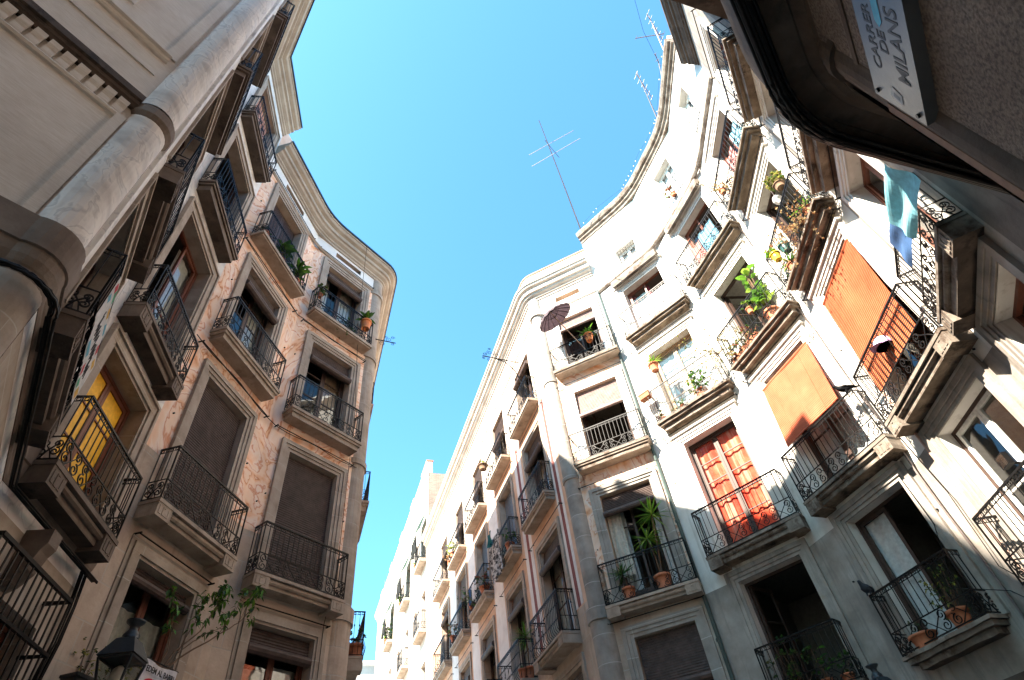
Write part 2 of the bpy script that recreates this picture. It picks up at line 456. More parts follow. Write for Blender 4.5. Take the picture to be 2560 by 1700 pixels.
def slats(mb, F, u0, u1, ha, hb, offa, offb, pitch=.05, m=0, wob=0., rel=.013):
    """a slatted blind from (ha, offa) at the top to (hb, offb) at the bottom"""
    n = max(3, int(abs(ha - hb) / pitch)); nu = 10 if wob else 1
    for k in range(n):
        t0, t1 = k / n, (k + .86) / n
        za, zb = ha + (hb - ha) * t0, ha + (hb - ha) * t1
        oa, ob = offa + (offb - offa) * t0, offa + (offb - offa) * t1
        for j in range(nu):
            a, b = u0 + (u1 - u0) * j / nu, u0 + (u1 - u0) * (j + 1) / nu
            wa, wb = (wob * math.sin(a * 5.1 + za * .7), wob * math.sin(b * 5.1 + za * .7)) if wob else (0, 0)
            p = [F.p(a, oa + .004 + wa, za), F.p(b, oa + .004 + wb, za), F.p(b, ob + rel + wb, (za + zb) / 2 - .004), F.p(a, ob + rel + wa, (za + zb) / 2 - .004)]
            q = [p[3], p[2], F.p(b, ob + .002 + wb, zb), F.p(a, ob + .002 + wa, zb)]
            mb.face(p, m); mb.face(q, m)
    for j in range(nu):
        a, b = u0 + (u1 - u0) * j / nu, u0 + (u1 - u0) * (j + 1) / nu
        wa, wb = (wob * math.sin(a * 5.1), wob * math.sin(b * 5.1)) if wob else (0, 0)
        mb.face([F.p(a, offa - .012 + wa, ha), F.p(b, offa - .012 + wb, ha), F.p(b, offb - .012 + wb, hb), F.p(a, offb - .012 + wa, hb)], m)


def drape(mb, F, u0, u1, ha, hb, off, amp=.03, waves=6, m=0, n=36, gather=0., k=8):
    """a hanging cloth with soft folds; gather pulls the foot together"""
    for i in range(n):
        for j in range(k):
            P = []
            for a, b in ((i, j), (i + 1, j), (i + 1, j + 1), (i, j + 1)):
                s, t = a / n, b / k
                mid = (u0 + u1) / 2
                u = u0 + (u1 - u0) * s
                u = mid + (u - mid) * (1 - gather * math.sin(PI * min(1, t * 1.0)) )
                o = off + amp * (.45 + .55 * t) * math.sin(s * waves * 2 * PI + .7 * math.sin(5 * t)) + .4 * amp * math.sin(s * waves * 4.3 + 2 * t)
                P.append(F.p(u, o, ha + (hb - ha) * t))
            mb.face(P, m)


def window(bld, F, u0, u1, h0, h1, wood='wood', dep=.26, leaves='closed', bars=3, panel=.28, panes=True, roller=None, roller_tilt=0., curtain=None, shutter=None, room='room', rdepth=2.4, glass='glass', leafmat=None, label=None):
    """a casement in an opening: frame and leaves, panes, and what hangs inside it"""
    mb = MB(); wd = MT[wood]
    o1 = -dep + .03; o0 = -dep - .05; fr = .055
    mb.box(F, u0, u0 + fr, o0, o1, h0, h1); mb.box(F, u1 - fr, u1, o0, o1, h0, h1)
    mb.box(F, u0 + fr, u1 - fr, o0, o1, h1 - fr, h1); mb.box(F, u0 + fr, u1 - fr, o0, o1, h0, h0 + .04)
    panerects = []
    mid = (u0 + u1) / 2
    L = [(u0 + fr, mid), (mid, u1 - fr)]
    lm = 1 if leafmat else 0

    def leaf(a, b, o_a=None):
        st = .065; q0, q1 = -dep - .035, -dep + .012
        za, zb = h0 + .04, h1 - fr
        mb.box(F, a + .003, a + st, q0, q1, za, zb, lm); mb.box(F, b - st, b - .003, q0, q1, za, zb, lm)
        mb.box(F, a + st, b - st, q0, q1, zb - .07, zb, lm)
        pt = za + panel
        mb.box(F, a + st, b - st, q0, q1, za, za + .09, lm)
        if panel > .1:
            mb.box(F, a + st, b - st, q0 + .012, q1 - .015, za + .09, pt, lm); mb.box(F, a + st, b - st, q0, q1, pt, pt + .06, lm)
            pt += .06
        else: pt = za + .09
        for i in range(bars):
            c, d = pt + (zb - .07 - pt) * i / bars, pt + (zb - .07 - pt) * (i + 1) / bars
            if i: mb.box(F, a + st, b - st, q0 + .008, q1 - .006, c - .014, c + .014, lm)
            panerects.append((a + st, b - st, c, d))
    if leaves == 'closed':
        for a, b in L: leaf(a, b)
    elif leaves in ('left', 'right'):
        leaf(*L[0 if leaves == 'left' else 1])
    w = mb.build('window', [wd, MT[leafmat or wood]], bld)
    if label: w['label'] = label
    if leaves in ('open', 'left', 'right'):      # leaves swung into the room
        g = MB(); gp = MB()
        for side in ([0, 1] if leaves == 'open' else [1 if leaves == 'left' else 0]):
            ua = u0 + fr + .02 if side == 0 else u1 - fr - .02
            ux = ua + (.18 if side == 0 else -.18)
            wd2 = (u1 - u0) / 2 - .05
            G = Facet((F.p(ua, -dep - .05, 0).x, F.p(ua, -dep - .05, 0).y), (F.p(ux, -dep - .05 - wd2, 0) - F.p(ua, -dep - .05, 0)).xy)
            for a, b in ((0, .065), (wd2 - .065, wd2)): g.box(G, a, b, -.02, .02, h0 + .04, h1 - fr)
            for c, d in ((h0 + .04, h0 + .3), (h1 - fr - .07, h1 - fr)): g.box(G, .065, wd2 - .065, -.02, .02, c, d)
            zz = h0 + .3
            for i in range(1, bars):
                c = zz + (h1 - fr - .07 - zz) * i / bars
                g.box(G, .065, wd2 - .065, -.012, .012, c - .014, c + .014)
            gp.face([G.p(.06, 0, zz), G.p(wd2 - .06, 0, zz), G.p(wd2 - .06, 0, h1 - .1), G.p(.06, 0, h1 - .1)])
        g.build('open_leaf', MT[leafmat or wood], w); gp.build('window_pane', MT[glass], w)
    if panes and panerects:
        g = MB()
        for a, b, c, d in panerects:
            k = rnd.uniform(-.003, .003)
            g.face([F.p(a - .01, -dep - .012 + k, c - .01), F.p(b + .01, -dep - .012 - k, c - .01), F.p(b + .01, -dep - .012, d + .01), F.p(a - .01, -dep - .012, d + .01)])
        g.build('window_pane', MT[glass], w)
    # room behind
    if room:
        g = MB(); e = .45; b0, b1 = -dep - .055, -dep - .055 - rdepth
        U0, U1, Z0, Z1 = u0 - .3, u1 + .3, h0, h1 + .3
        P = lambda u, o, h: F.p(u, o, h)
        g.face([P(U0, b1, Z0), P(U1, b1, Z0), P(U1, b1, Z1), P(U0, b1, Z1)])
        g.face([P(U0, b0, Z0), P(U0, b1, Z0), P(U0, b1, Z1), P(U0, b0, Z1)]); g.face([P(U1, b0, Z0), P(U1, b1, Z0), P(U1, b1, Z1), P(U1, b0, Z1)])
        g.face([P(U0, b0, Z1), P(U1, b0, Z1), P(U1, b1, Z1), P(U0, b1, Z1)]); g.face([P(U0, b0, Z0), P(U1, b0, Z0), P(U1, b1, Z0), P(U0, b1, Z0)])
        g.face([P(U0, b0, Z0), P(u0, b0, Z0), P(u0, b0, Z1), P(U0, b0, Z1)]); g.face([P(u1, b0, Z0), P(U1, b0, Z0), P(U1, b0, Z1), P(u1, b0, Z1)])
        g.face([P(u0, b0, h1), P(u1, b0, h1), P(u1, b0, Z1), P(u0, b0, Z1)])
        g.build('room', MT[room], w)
    if roller:
        mat, frac = roller[0], roller[1]
        g = MB(); hb = h1 - (h1 - h0) * frac
        oa, ob = -.12, -.10 + roller_tilt
        slats(g, F, u0 + .02, u1 - .02, h1 - .03, hb, oa, ob)
        if frac < .97:
            rr = .085 if len(roller) < 3 else roller[2]
            g.tube([F.p(u0 + .01, ob + .05, hb), F.p(u1 - .01, ob + .05, hb)], rr, 10)
        g.build('roller_blind', MT[mat], w, False)
    if curtain:
        for cm, a, b, ht, hbm in curtain:
            g = MB(); drape(g, F, u0 + (u1 - u0) * a, u0 + (u1 - u0) * b, h0 + (h1 - h0) * ht, h0 + (h1 - h0) * hbm, -dep - .09, .022, max(2, int(7 * (b - a))))
            g.build('curtain', MT[cm], w)
    if shutter:
        g = MB()
        for a, b in L:
            g.box(F, a, b - .01, -dep + .03, -dep + .06, h0, h1 - .05)
            nn = int((h1 - h0) / .05)
            for i in range(nn):
                z = h0 + .06 + i * .05
                if z > h1 - .15: break
                g.box(F, a + .07, b - .08, -dep + .06, -dep + .068, z, z + .03)
        g.build('shutter', MT[shutter], w)
    return w


def scroll(mb, c, r, turns, s=1, ph=0., w=.0085, inn=.25, n=18):
    pts = []
    for i in range(n + 1):
        t = i / n; rr = r * (1 - (1 - inn) * t); a = ph + s * t * turns * 2 * PI
        pts.append((c[0] + rr * math.cos(a), c[1], c[2] + rr * math.sin(a)))
    mb.tube(pts, w, 4)


RAIL = {}
def railing_mesh(W, D, H, style='scroll', step=.115, mat='iron'):
    """wrought iron railing in local space: x along the front, y out of the wall, z up"""
    key = (W, D, H, style, step, mat)
    if key in RAIL: return RAIL[key]
    mb = MB(); w = W / 2; y = D - .04
    cor = [(-w, 0), (-w, y), (w, y), (w, 0)]
    zm = H * .36
    for z, r in ((H, .021), (H - .075, .008), (zm, .012), (.035, .014)):
        if style == 'plain' and abs(z - zm) < .01: continue
        mb.tube([(x, yy, z) for x, yy in cor], r, 4)
    for a, b in zip(cor, cor[1:]):
        L = math.hypot(b[0] - a[0], b[1] - a[1]); n = max(1, round(L / step))
        d = ((b[0] - a[0]) / L, (b[1] - a[1]) / L)
        for i in range(n + 1):
            x, yy = a[0] + d[0] * L * i / n, a[1] + d[1] * L * i / n
            corner = i in (0, n)
            z0 = .0 if (corner or style in ('plain', 'belly')) else zm
            if style == 'belly' and not corner:
                nx, ny = d[1] * -1, d[0]
                if a[1] == b[1]: ox, oy = 0, 1
                else: ox, oy = (-1 if a[0] < 0 else 1), 0
                mb.tube([(x + ox * q, yy + oy * q, z) for z, q in ((.03, 0), (.12, .07), (.24, .085), (.4, .03), (H * .6, 0), (H, 0))], .0085, 4)
                mb.tube([(x, yy, H * .66), (x, yy, H * .7)], .02, 4)
            else: mb.tube([(x, yy, z0), (x, yy, H)], .014 if corner else .0085, 4)
        # frill under the hand rail
        nf = max(2, int(L / .085))
        for i in range(nf):
            t = (i + .5) / nf
            c = Vector((a[0] + (b[0] - a[0]) * t, a[1] + (b[1] - a[1]) * t, H - .043))
            pts = [(c.x + d[0] * .026 * math.cos(q), c.y + d[1] * .026 * math.cos(q), c.z + .026 * math.sin(q)) for q in [PI * k / 4 for k in range(9)]]
            mb.tube(pts, .006, 4, cap=False)
        if style == 'scroll':
            np_ = max(1, round(L / .5)); cw = L / np_; r = min(.082, cw * .2)
            zc0, zc1 = .035, zm; zmid = (zc0 + zc1) / 2
            for i in range(np_):
                for sg in (-1, 1):
                    sub = MB()
                    cx = cw * (i + .5)
                    for zz, vs in ((zmid + r * .95, 1), (zmid - r * .95, -1)):
                        scroll(sub, (cx + sg * (cw * .5 - r * 1.35), 0, zz), r, 1.35, sg * vs, -vs * PI / 2, .0095)
                    # long diagonal whip from the scroll to the neighbour
                    sub.tube([(cx + sg * (cw * .5 - r * 1.3), 0, zmid + r * 1.85), (cx + sg * cw * .22, 0, zmid + r * .9), (cx + sg * cw * .08, 0, zmid), (cx - sg * cw * .06, 0, zmid - r * .9), (cx - sg * cw * .2, 0, zc0 + .01)], .009, 4)
                    base = len(mb.v)
                    mb.v += [(a[0] + d[0] * v[0], a[1] + d[1] * v[0], v[2]) if abs(v[1]) < 1e-9 else (a[0] + d[0] * v[0] - d[1] * v[1], a[1] + d[1] * v[0] + d[0] * v[1], v[2]) for v in sub.v]
                    mb.f += [tuple(q + base for q in f) for f in sub.f]; mb.m += sub.m; mb.u += sub.u
    o = mb.build('railing', MT[mat]); me = o.data; bpy.data.objects.remove(o)
    RAIL[key] = me
    return me


def greek(mb, F, u, o, h0, h1, w, m=0):
    """the raised fret cut on the corner blocks"""
    t = .016; q = o + .009; a, b = h0 + .045, h1 - .04
    s = w / 3
    def bar(x0, x1, z0, z1): mb.box(F, x0, x1, o - .004, q, z0, z1, m, skip='b')
    x = u - w / 2
    bar(x, x + t, a, b); bar(x, x + s * .7, a, a + t)
    x += s
    bar(x, x + t, a, b); bar(x, x + s * .75, a, a + t); bar(x, x + s * .75, b - t, b)
    x += s
    bar(x + s * .5, x + s * .5 + t, a, b); bar(x, x + s * .5, a, a + t)


def balcony(bld, F, u0, u1, hb, ht, off, style='mould', rail='scroll', H=1.0, mats=('slab', 'slab'), railmat='iron', step=.115, label=None):
    mb = MB(); w = u1 - u0
    e = .06
    if style == 'mould':
        mb.box(F, u0, u1, -.02, off, ht - .075, ht, skip='bd'); mb.box(F, u0 + .03, u1 - .03, -.02, off - .03, ht - .14, ht - .075, skip='bd')
        mb.box(F, u0 + .07, u1 - .07, -.02, off - .07, hb, ht - .14, skip='bd')
        for a, b, c in ((0, off, ht - .075), (.03, off - .03, ht - .14), (.07, off - .07, hb)):
            mb.face([F.p(u0 + a, -.02, c), F.p(u1 - a, -.02, c), F.p(u1 - a, b, c), F.p(u0 + a, b, c)], 1, [(0, 0), (w, 0), (w, .4), (0, .4)])
    elif style == 'plain':
        mb.box(F, u0, u1, -.02, off, hb + .05, ht, skip='bd')
        mb.box(F, u0 + .05, u1 - .05, -.02, off - .04, hb, hb + .05, 1, skip='b')
        mb.face([F.p(u0, -.02, hb + .05), F.p(u1, -.02, hb + .05), F.p(u1, off, hb + .05), F.p(u0, off, hb + .05)], 1)
    elif style == 'block':
        bw = .34
        mb.box(F, u0, u1, -.02, off, ht - .06, ht, skip='b')
        mb.box(F, u0 + bw, u1 - bw, -.02, off - .1, hb + .06, ht - .06, skip='bd')
        mb.tube([F.p(u0 + bw, off - .085, ht - .11), F.p(u1 - bw, off - .085, ht - .11)], .05, 8)
        mb.tube([F.p(u0 + bw, off - .13, hb + .09), F.p(u1 - bw, off - .13, hb + .09)], .035, 8)
        mb.face([F.p(u0 + bw, -.02, hb + .055), F.p(u1 - bw, -.02, hb + .055), F.p(u1 - bw, off - .1, hb + .055), F.p(u0 + bw, off - .1, hb + .055)], 1)
        for a, b in ((u0 + .012, u0 + bw), (u1 - bw, u1 - .012)):
            mb.box(F, a, b, -.02, off - .012, hb, ht - .06, skip='bd')
            mb.face([F.p(a, -.02, hb), F.p(b, -.02, hb), F.p(b, off - .012, hb), F.p(a, off - .012, hb)], 1)
            greek(mb, F, (a + b) / 2, off - .012, hb, ht - .06, bw * .72)
    elif style == 'aged':
        n = 14
        for lay, (i0, oo, za, zb) in enumerate(((0, off, ht - .055, ht), (.05, off - .06, ht - .13, ht - .055), (.13, off - .15, hb, ht - .13))):
            a, b = u0 + i0, u1 - i0
            for k in range(n):
                x0, x1 = a + (b - a) * k / n, a + (b - a) * (k + 1) / n
                j0 = .006 * math.sin(k * 7.3 + lay * 2 + u0) if 0 < k else 0; j1 = .006 * math.sin((k + 1) * 7.3 + lay * 2 + u0) if k + 1 < n else 0
                mb.face([F.p(x0, oo - abs(j0), za + j0), F.p(x1, oo - abs(j1), za + j1), F.p(x1, oo, zb), F.p(x0, oo, zb)], 0, [(x0, za), (x1, za), (x1, zb), (x0, zb)])
                mb.face([F.p(x0, -.02, za), F.p(x1, -.02, za), F.p(x1, oo - abs(j1), za + j1), F.p(x0, oo - abs(j0), za + j0)], 1)
            for x in (a, b): mb.face([F.p(x, -.02, za), F.p(x, oo, za), F.p(x, oo, zb), F.p(x, -.02, zb)], 0, [(0, za), (oo, za), (oo, zb), (0, zb)])
        mb.face([F.p(u0, -.02, ht), F.p(u1, -.02, ht), F.p(u1, off, ht), F.p(u0, off, ht)], 0)
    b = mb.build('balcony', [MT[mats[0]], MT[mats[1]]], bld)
    if label: b['label'] = label
    if rail:
        me = railing_mesh(round(w - .06, 2), round(off, 2), H, rail, step, railmat)
        link('railing', me, b, F.mat((u0 + u1) / 2, 0, ht))
    return b


def awning_rod(bld, F, u0, u1, h, off=.09):
    mb = MB()
    mb.tube([F.p(u0, off, h), F.p(u1, off, h)], .013, 5)
    for u in (u0, u1): mb.tube([F.p(u, 0, h), F.p(u, off + .04, h)], .016, 5)
    return mb.build('awning_rod', MT['iron'], bld)


def shell(bld, path, top, back=6., low=-EYE, mroof='tile', mwall='plaster'):
    """flat roof and the end walls that close a building behind its street front"""
    path = [Vector(p) for p in path]; mb = MB()
    nrm = []
    for i in range(len(path)):
        t = (path[min(i + 1, len(path) - 1)] - path[max(i - 1, 0)]).normalized(); nrm.append(Vector((t.y, -t.x)))
    bk = [p - n * back for p, n in zip(path, nrm)]
    Z = lambda p, h: (p.x, p.y, h + EYE)
    for i in range(len(path) - 1):
        mb.face([Z(path[i], top), Z(path[i + 1], top), Z(bk[i + 1], top), Z(bk[i], top)], 0)
        mb.face([Z(bk[i], low), Z(bk[i + 1], low), Z(bk[i + 1], top), Z(bk[i], top)], 1)
    for a, b in ((path[0], bk[0]), (path[-1], bk[-1])):
        L = (a - b).length
        mb.face([Z(a, low), Z(b, low), Z(b, top), Z(a, top)], 1, [(0, low), (L, low), (L, top), (0, top)])
    return mb.build('roof', [MT[mroof], MT[mwall]], bld)


def column(bld, c, r, segs, n=20, name='corner_column'):
    """round corner shaft; segs [(h0, h1, mat index, swell)]"""
    mb = MB()
    for h0, h1, m, sw in segs:
        for k in range(n):
            a, b = 2 * PI * k / n, 2 * PI * (k + 1) / n
            rr = r + sw
            p = lambda q, h: (c[0] + rr * math.cos(q), c[1] + rr * math.sin(q), h + EYE)
            mb.face([p(a, h0), p(b, h0), p(b, h1), p(a, h1)], m, [(a * r, h0), (b * r, h0), (b * r, h1), (a * r, h1)])
        if sw:
            for h in (h0, h1):
                mb.face([(c[0] + (r + sw) * math.cos(2 * PI * k / n), c[1] + (r + sw) * math.sin(2 * PI * k / n), h + EYE) for k in range(n)], m)
    return mb


CORN = lambda b, t, d: [(-.05, b), (.05, b), (.05, b + .07), (.10, b + .10), (.10, b + .16), (d * .42, b + .22), (d * .48, b + .30), (d * .62, b + .32), (d * .62, t - .24), (d * .84, t - .19), (d * .93, t - .10), (d, t - .09), (d, t), (-.3, t)]
# ================================================================== sky, sun, ground
SUN_AZ, SUN_EL = R(-139), R(44.6)          # plan angle towards the sun (counted from +x), elevation
wd = bpy.data.worlds.new('World'); sc.world = wd; wd.use_nodes = True
nt = wd.node_tree; bg = nt.nodes['Background']
sky = nt.nodes.new('ShaderNodeTexSky'); sky.sky_type = 'NISHITA'; sky.sun_disc = False
sky.sun_elevation = SUN_EL
sky.sun_rotation = PI / 2 - SUN_AZ
sky.air_density = 1.0; sky.dust_density = 1.1; sky.ozone_density = 1.6
tn = mix(nt, 1., sky.outputs[0], (.325, .60, .67), 'MULTIPLY'); nt.links.new(tn, bg.inputs[0]); bg.inputs[1].default_value = .14
ld = bpy.data.lights.new('sun', 'SUN'); ld.energy = 5.0; ld.angle = R(.53); ld.color = (1, .88, .73)
lo = bpy.data.objects.new('sun', ld); COL.objects.link(lo)
sd = Vector((math.cos(SUN_EL) * math.cos(SUN_AZ), math.cos(SUN_EL) * math.sin(SUN_AZ), math.sin(SUN_EL)))
lo.rotation_euler = sd.to_track_quat('Z', 'Y').to_euler()
lo.location = (-10, -15, 30)
vs = sc.view_settings; vs.view_transform = 'Standard'; vs.look = 'None'; vs.exposure = 2.72; vs.gamma = 1
sc.cycles.use_denoising = True
sc.cycles.max_bounces = 8; sc.cycles.diffuse_bounces = 5; sc.cycles.transparent_max_bounces = 16
try: sc.cycles.denoiser = 'OPENIMAGEDENOISE'
except Exception: pass
sc.cycles.sample_clamp_indirect = 8

g = MB(); q = 300
g.face([(-q, -q, 0), (q, -q, 0), (q, q, 0), (-q, q, 0)], 0, [(-q, -q), (q, -q), (q, q), (-q, q)])
o = g.build('ground', pmat('grey_paving_slabs', [(.26, .24, .215), (.34, .315, .28), (.40, .37, .335)], .8, blocks=(.6, .4, (.12, .11, .1), .012, .8), bump=.2))
o['kind'] = 'structure'
# ================================================================== buildings
def wins(F, tab):
    return [(t[0], t[1], t[2], t[3]) for t in tab]

LAY2 = ((0, .09, .03), (.09, .22, .055))
LAYB = ((0, .05, .02), (.05, .2, .05), (.2, .25, .085))
FSLAB = {1: (5.17, 5.45), 2: (9.22, 9.48), 3: (13.0, 13.15)}

# ---------------------------------------------------------------- pale stone corner house, left edge
b = thing('corner_house', (-5.6, 3.6, 0), 'pale stone corner house with a rounded corner pilaster and a yellow window', 'building')
pale_house = b
CC = Vector((-3.985, 2.45)); CR = .245
wa = MB()
lbw = [(0, 1.43, 4.5, 6.7), (0, 1.43, 7.42, 10.45), (0, 1.43, 11.35, 13.95), (.05, 1.38, 15.0, 17.45), (-.2, 1.3, .9, 3.25)]
law = [(.3, 1.7, 4.5, 6.7), (.3, 1.7, 7.42, 10.45), (.3, 1.7, 11.35, 13.95), (.35, 1.65, 15.0, 17.45)]
wall(wa, LA, -.12, 2.615, [(-EYE, 3.9, 1), (3.9, 18.4, 0)], law, .3, 1)
wall(wa, LB, -.44, 1.83, [(-EYE, 3.9, 1), (3.9, 18.4, 0)], lbw, .3, 1)
wall(wa, SW, -30, -.0, [(-EYE, 4.3, 1), (4.3, 18.4, 2)], [], .3)
wa.build('wall', [MT['white'], MT['stone'], MT['linen']], b)
cm = column(b, CC, CR, [(-EYE, 4.3, 0, 0), (4.8, 7.2, 1, 0), (7.5, 18.4, 1, 0), (17.2, 17.35, 0, .05)], 28)
cm.build('corner_column', [MT['stone'], MT['colstone']], b, True)
g = MB()
g.box(LA, -.1, .22, .0, .045, 4.8, 18.4, 0, skip='b')                    # flat strip beside the column
g.build('pilaster_strip', MT['white'], b)


def cornerpath(d, k=10):
    """street wall, round the corner shaft, on along the plaza front"""
    P = [Vector((SW.p(-30, 0, 0).x, SW.p(-30, 0, 0).y)), SW.p(-.32, 0, 0).xy]
    a0 = math.atan2(-.48, .877) - R(38); a1 = math.atan2(.656, .755) + R(18)
    P += [CC + Vector((math.cos(a0 + (a1 - a0) * i / k), math.sin(a0 + (a1 - a0) * i / k))) * (CR - .01) for i in range(k + 1)]
    P += [LA.p(.42, 0, 0).xy, LA.p(2.615, 0, 0).xy, LB.p(1.83, 0, 0).xy]
    return P


g = MB(); P = cornerpath(0)
g.sweep(P, [(-.05, 4.12), (.01, 4.12), (.02, 4.16), (.02, 4.2), (.03, 4.22), (.05, 4.3), (.055, 4.38), (.055, 4.42), (.075, 4.43), (.075, 4.78), (-.05, 4.8)])
g.build('string_course', MT['band'], b)
g = MB()
P2 = P[:2] + [SW.p(-.02, 0, 0).xy]
g.sweep(P2, [(-.02, 7.22), (.04, 7.23), (.06, 7.28), (.075, 7.3), (.075, 7.36), (.105, 7.38), (.105, 7.5), (-.02, 7.52)])
g.build('string_course', MT['slabdark'], b)
g = MB()
for k in range(28): pass
ring = [CC + Vector((math.cos(x), math.sin(x))) * (CR - .01) for x in [R(-95) + R(190) * i / 14 for i in range(15)]]
g.sweep(ring, [(-.02, 7.14), (.015, 7.16), (.03, 7.2), (.05, 7.24), (.05, 7.40), (.015, 7.44), (-.02, 7.46)])
g.build('column_capital', MT['band'], b)
g = MB()
for u in [-.2 - .15 * i for i in range(28)]:                            # consoles below the band
    q = [(0, 6.94), (.02, 6.95), (.03, 7.0), (.032, 7.08), (.055, 7.15), (.065, 7.23), (0, 7.23)]
    for (a, z0), (c, z1) in zip(q, q[1:]):
        g.face([SW.p(u, a, z0), SW.p(u + .11, a, z0), SW.p(u + .11, c, z1), SW.p(u, c, z1)])
    for x in (u, u + .11): g.face([SW.p(x, a, z) for a, z in q])
g.build('console_row', MT['linen'], b)
g = MB()
for z in (6.88,): g.sweep([SW.p(-20, 0, 0).xy, SW.p(-.12, 0, 0).xy], [(-.01, z), (.03, z + .01), (.045, z + .05), (.03, z + .085), (-.01, z + .09)])
g.sweep([SW.p(-20, 0, 0).xy, SW.p(-.12, 0, 0).xy], [(-.01, 8.66), (.03, 8.67), (.05, 8.7), (.05, 8.76), (.09, 8.78), (.09, 8.84), (-.01, 8.86)])
g.box(SW, -.12, -.02, -.01, .035, 4.8, 6.97, skip='b'); g.box(SW, -.2, -.06, -.01, .03, 8.86, 17., skip='b')
g.box(SW, -20, -.12, -.01, .02, 8.2, 8.28, skip='b')
g.box(SW, -.9, -.82, -.01, .03, 9.3, 16.6, skip='b'); g.box(SW, -3.4, -.9, -.01, .03, 9.3, 9.4, skip='b')
g.build('panel_moulding', MT['linen'], b)
for i, w in enumerate(lbw[:4]):
    surround(b, LB, *w[:4], MT['stone'], LAYB)
for i, w in enumerate(law): surround(b, LA, *w, MT['stone'], LAYB)
window(b, LB, *lbw[0], wood='woodred', leafmat='woodred', glass='yellow', bars=3, label='yellow painted window leaves in a brown frame')
window(b, LB, *lbw[1], wood='woodred', leaves='right', curtain=[('curtain', .5, 1., .95, .1)], shutter=None)
window(b, LB, *lbw[2], wood='wood', leaves='open', rdepth=2.)
window(b, LB, *lbw[3], wood='wood', shutter='pinkshut')
window(b, LB, *lbw[4], wood='woodred', bars=2, dep=.3)
for w in law: window(b, LA, *w, wood='wood', leaves='open')
for f, (z0, z1) in enumerate(((4.2, 4.5), (7.08, 7.4), (11.03, 11.33), (14.72, 14.98))):
    st = 'mould' if f > 1 else 'block'
    u0 = -.28
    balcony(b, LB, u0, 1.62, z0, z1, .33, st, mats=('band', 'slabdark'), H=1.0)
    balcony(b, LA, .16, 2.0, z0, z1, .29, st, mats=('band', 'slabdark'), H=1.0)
g = MB()                                                                # iron grille in front of the lower window
rx = (-.42, 1.2)
for z, r in ((3.5, .03), (2.9, .026), (2.1, .026)):
    g.tube([LB.p(rx[0], 0, z), LB.p(rx[0], .3, z), LB.p(rx[1], .3, z), LB.p(rx[1], 0, z)], r, 4)
for i in range(15):
    g.tube([LB.p(rx[0] + (rx[1] - rx[0]) * i / 14, .3, 1.), LB.p(rx[0] + (rx[1] - rx[0]) * i / 14, .3, 3.5)], .011, 4)
g.build('window_grille', MT['iron'], b)
g = MB()                                                                # stone console under the yellow balcony
q = [(0, 3.3), (.1, 3.36), (.2, 3.5), (.25, 3.7), (.3, 3.78), (.3, 3.95), (0, 3.95)]
for u in (.3,):
    for (a, z0), (c, z1) in zip(q, q[1:]): g.face([LB.p(u, a, z0), LB.p(u + .2, a, z0), LB.p(u + .2, c, z1), LB.p(u, c, z1)])
    for x in (u, u + .2): g.face([LB.p(x, a, z) for a, z in q])
g.build('stone_console', MT['band'], b)
g = MB()
P3 = [SW.p(-30, 0, 0).xy, SW.p(-.1, 0, 0).xy, CC + Vector((.25, 0)), LA.p(.25, 0, 0).xy, LA.p(2.615, 0, 0).xy, LB.p(1.83, 0, 0).xy]
g.sweep(P3, CORN(18.3, 19.0, .46)); g.build('cornice', MT['cornice'], b)
g = MB(); g.sweep(P3, [(.40, 18.98), (.5, 18.98), (.5, 19.05), (.38, 19.06)]); g.build('gutter', MT['zinc'], b)
shell(b, P3, 18.95, 5.5)

# ---------------------------------------------------------------- marbled house, left
b = thing('marbled_house', (-5.7, 9.8, 0), 'orange marbled stucco house with brown roller blinds and grey stone frames', 'building')
marbled = b
HT = {'m': (2.2, 4.71), '1': (5.45, 8.5), '2': (9.48, 12.23), '3': (13.15, 15.82)}
l1w = [(0, 1.36, *HT[k]) for k in 'm123']; l2w = [(0, 1.38, *HT[k]) for k in 'm123']
vent = [(.16, 1.22, 16.55, 16.78)]
Z = [(-EYE, 6.35, 1), (6.35, 16.22, 0), (16.22, 17.0, 2)]
wa = MB()
wall(wa, L1, -.74, 2.15, Z, l1w + vent, .27, 1); wall(wa, L2, -.64, 1.95, Z, l2w + vent, .27, 1)
wall(wa, LS, 0, 14, Z, [(2.3, 3.7, 5.45, 8.5), (2.3, 3.7, 9.48, 12.23)], .27, 1)
wa.build('wall', [MT['orange'], MT['ashlar'], MT['frieze']], b)
g = MB()
for F in (L1, L2):
    g.box(F, .14, 1.24, -.3, -.25, 16.5, 16.8)
g.build('attic_vent', MT['dark'], b)
c = L2.p(2.0, -.3, 0).xy
cm = column(b, c, .36, [(-EYE, 5.2, 0, .03), (5.2, 5.5, 0, .07), (5.5, 16.9, 1, 0), (9.1, 9.25, 1, .04), (13., 13.12, 1, .04), (16.1, 16.3, 1, .05)], 28)
cm.build('corner_column', [MT['ashlar'], MT['stone']], b, True)
Lp = [Vector((-6.13, 6.97)), Vector((-5.77, 9.81)), L2.p(2.25, 0, 0).xy, LS.p(14, .06, 0).xy]
Lp = fillet(fillet(Lp, 2, .28, 6), 1, .7, 6)
g = MB(); g.sweep(Lp, CORN(16.9, 17.6, .46)); g.build('cornice', MT['cornice'], b)
g = MB(); g.sweep(Lp, [(.42, 17.58), (.5, 17.58), (.5, 17.65), (.40, 17.66)]); g.build('gutter', MT['zinc'], b)
g = MB(); g.sweep(Lp[8:], [(.2, 17.62), (.38, 17.64), (.38, 17.74), (.2, 17.8)]); g.build('tile_edge', MT['tile'], b)
g = MB(); g.sweep(Lp, [(-.01, 16.2), (.03, 16.2), (.06, 16.24), (.06, 16.28), (-.01, 16.3)]); g.build('string_course', MT['slab'], b)
shell(b, Lp, 17.55, 6., mwall='salmon')
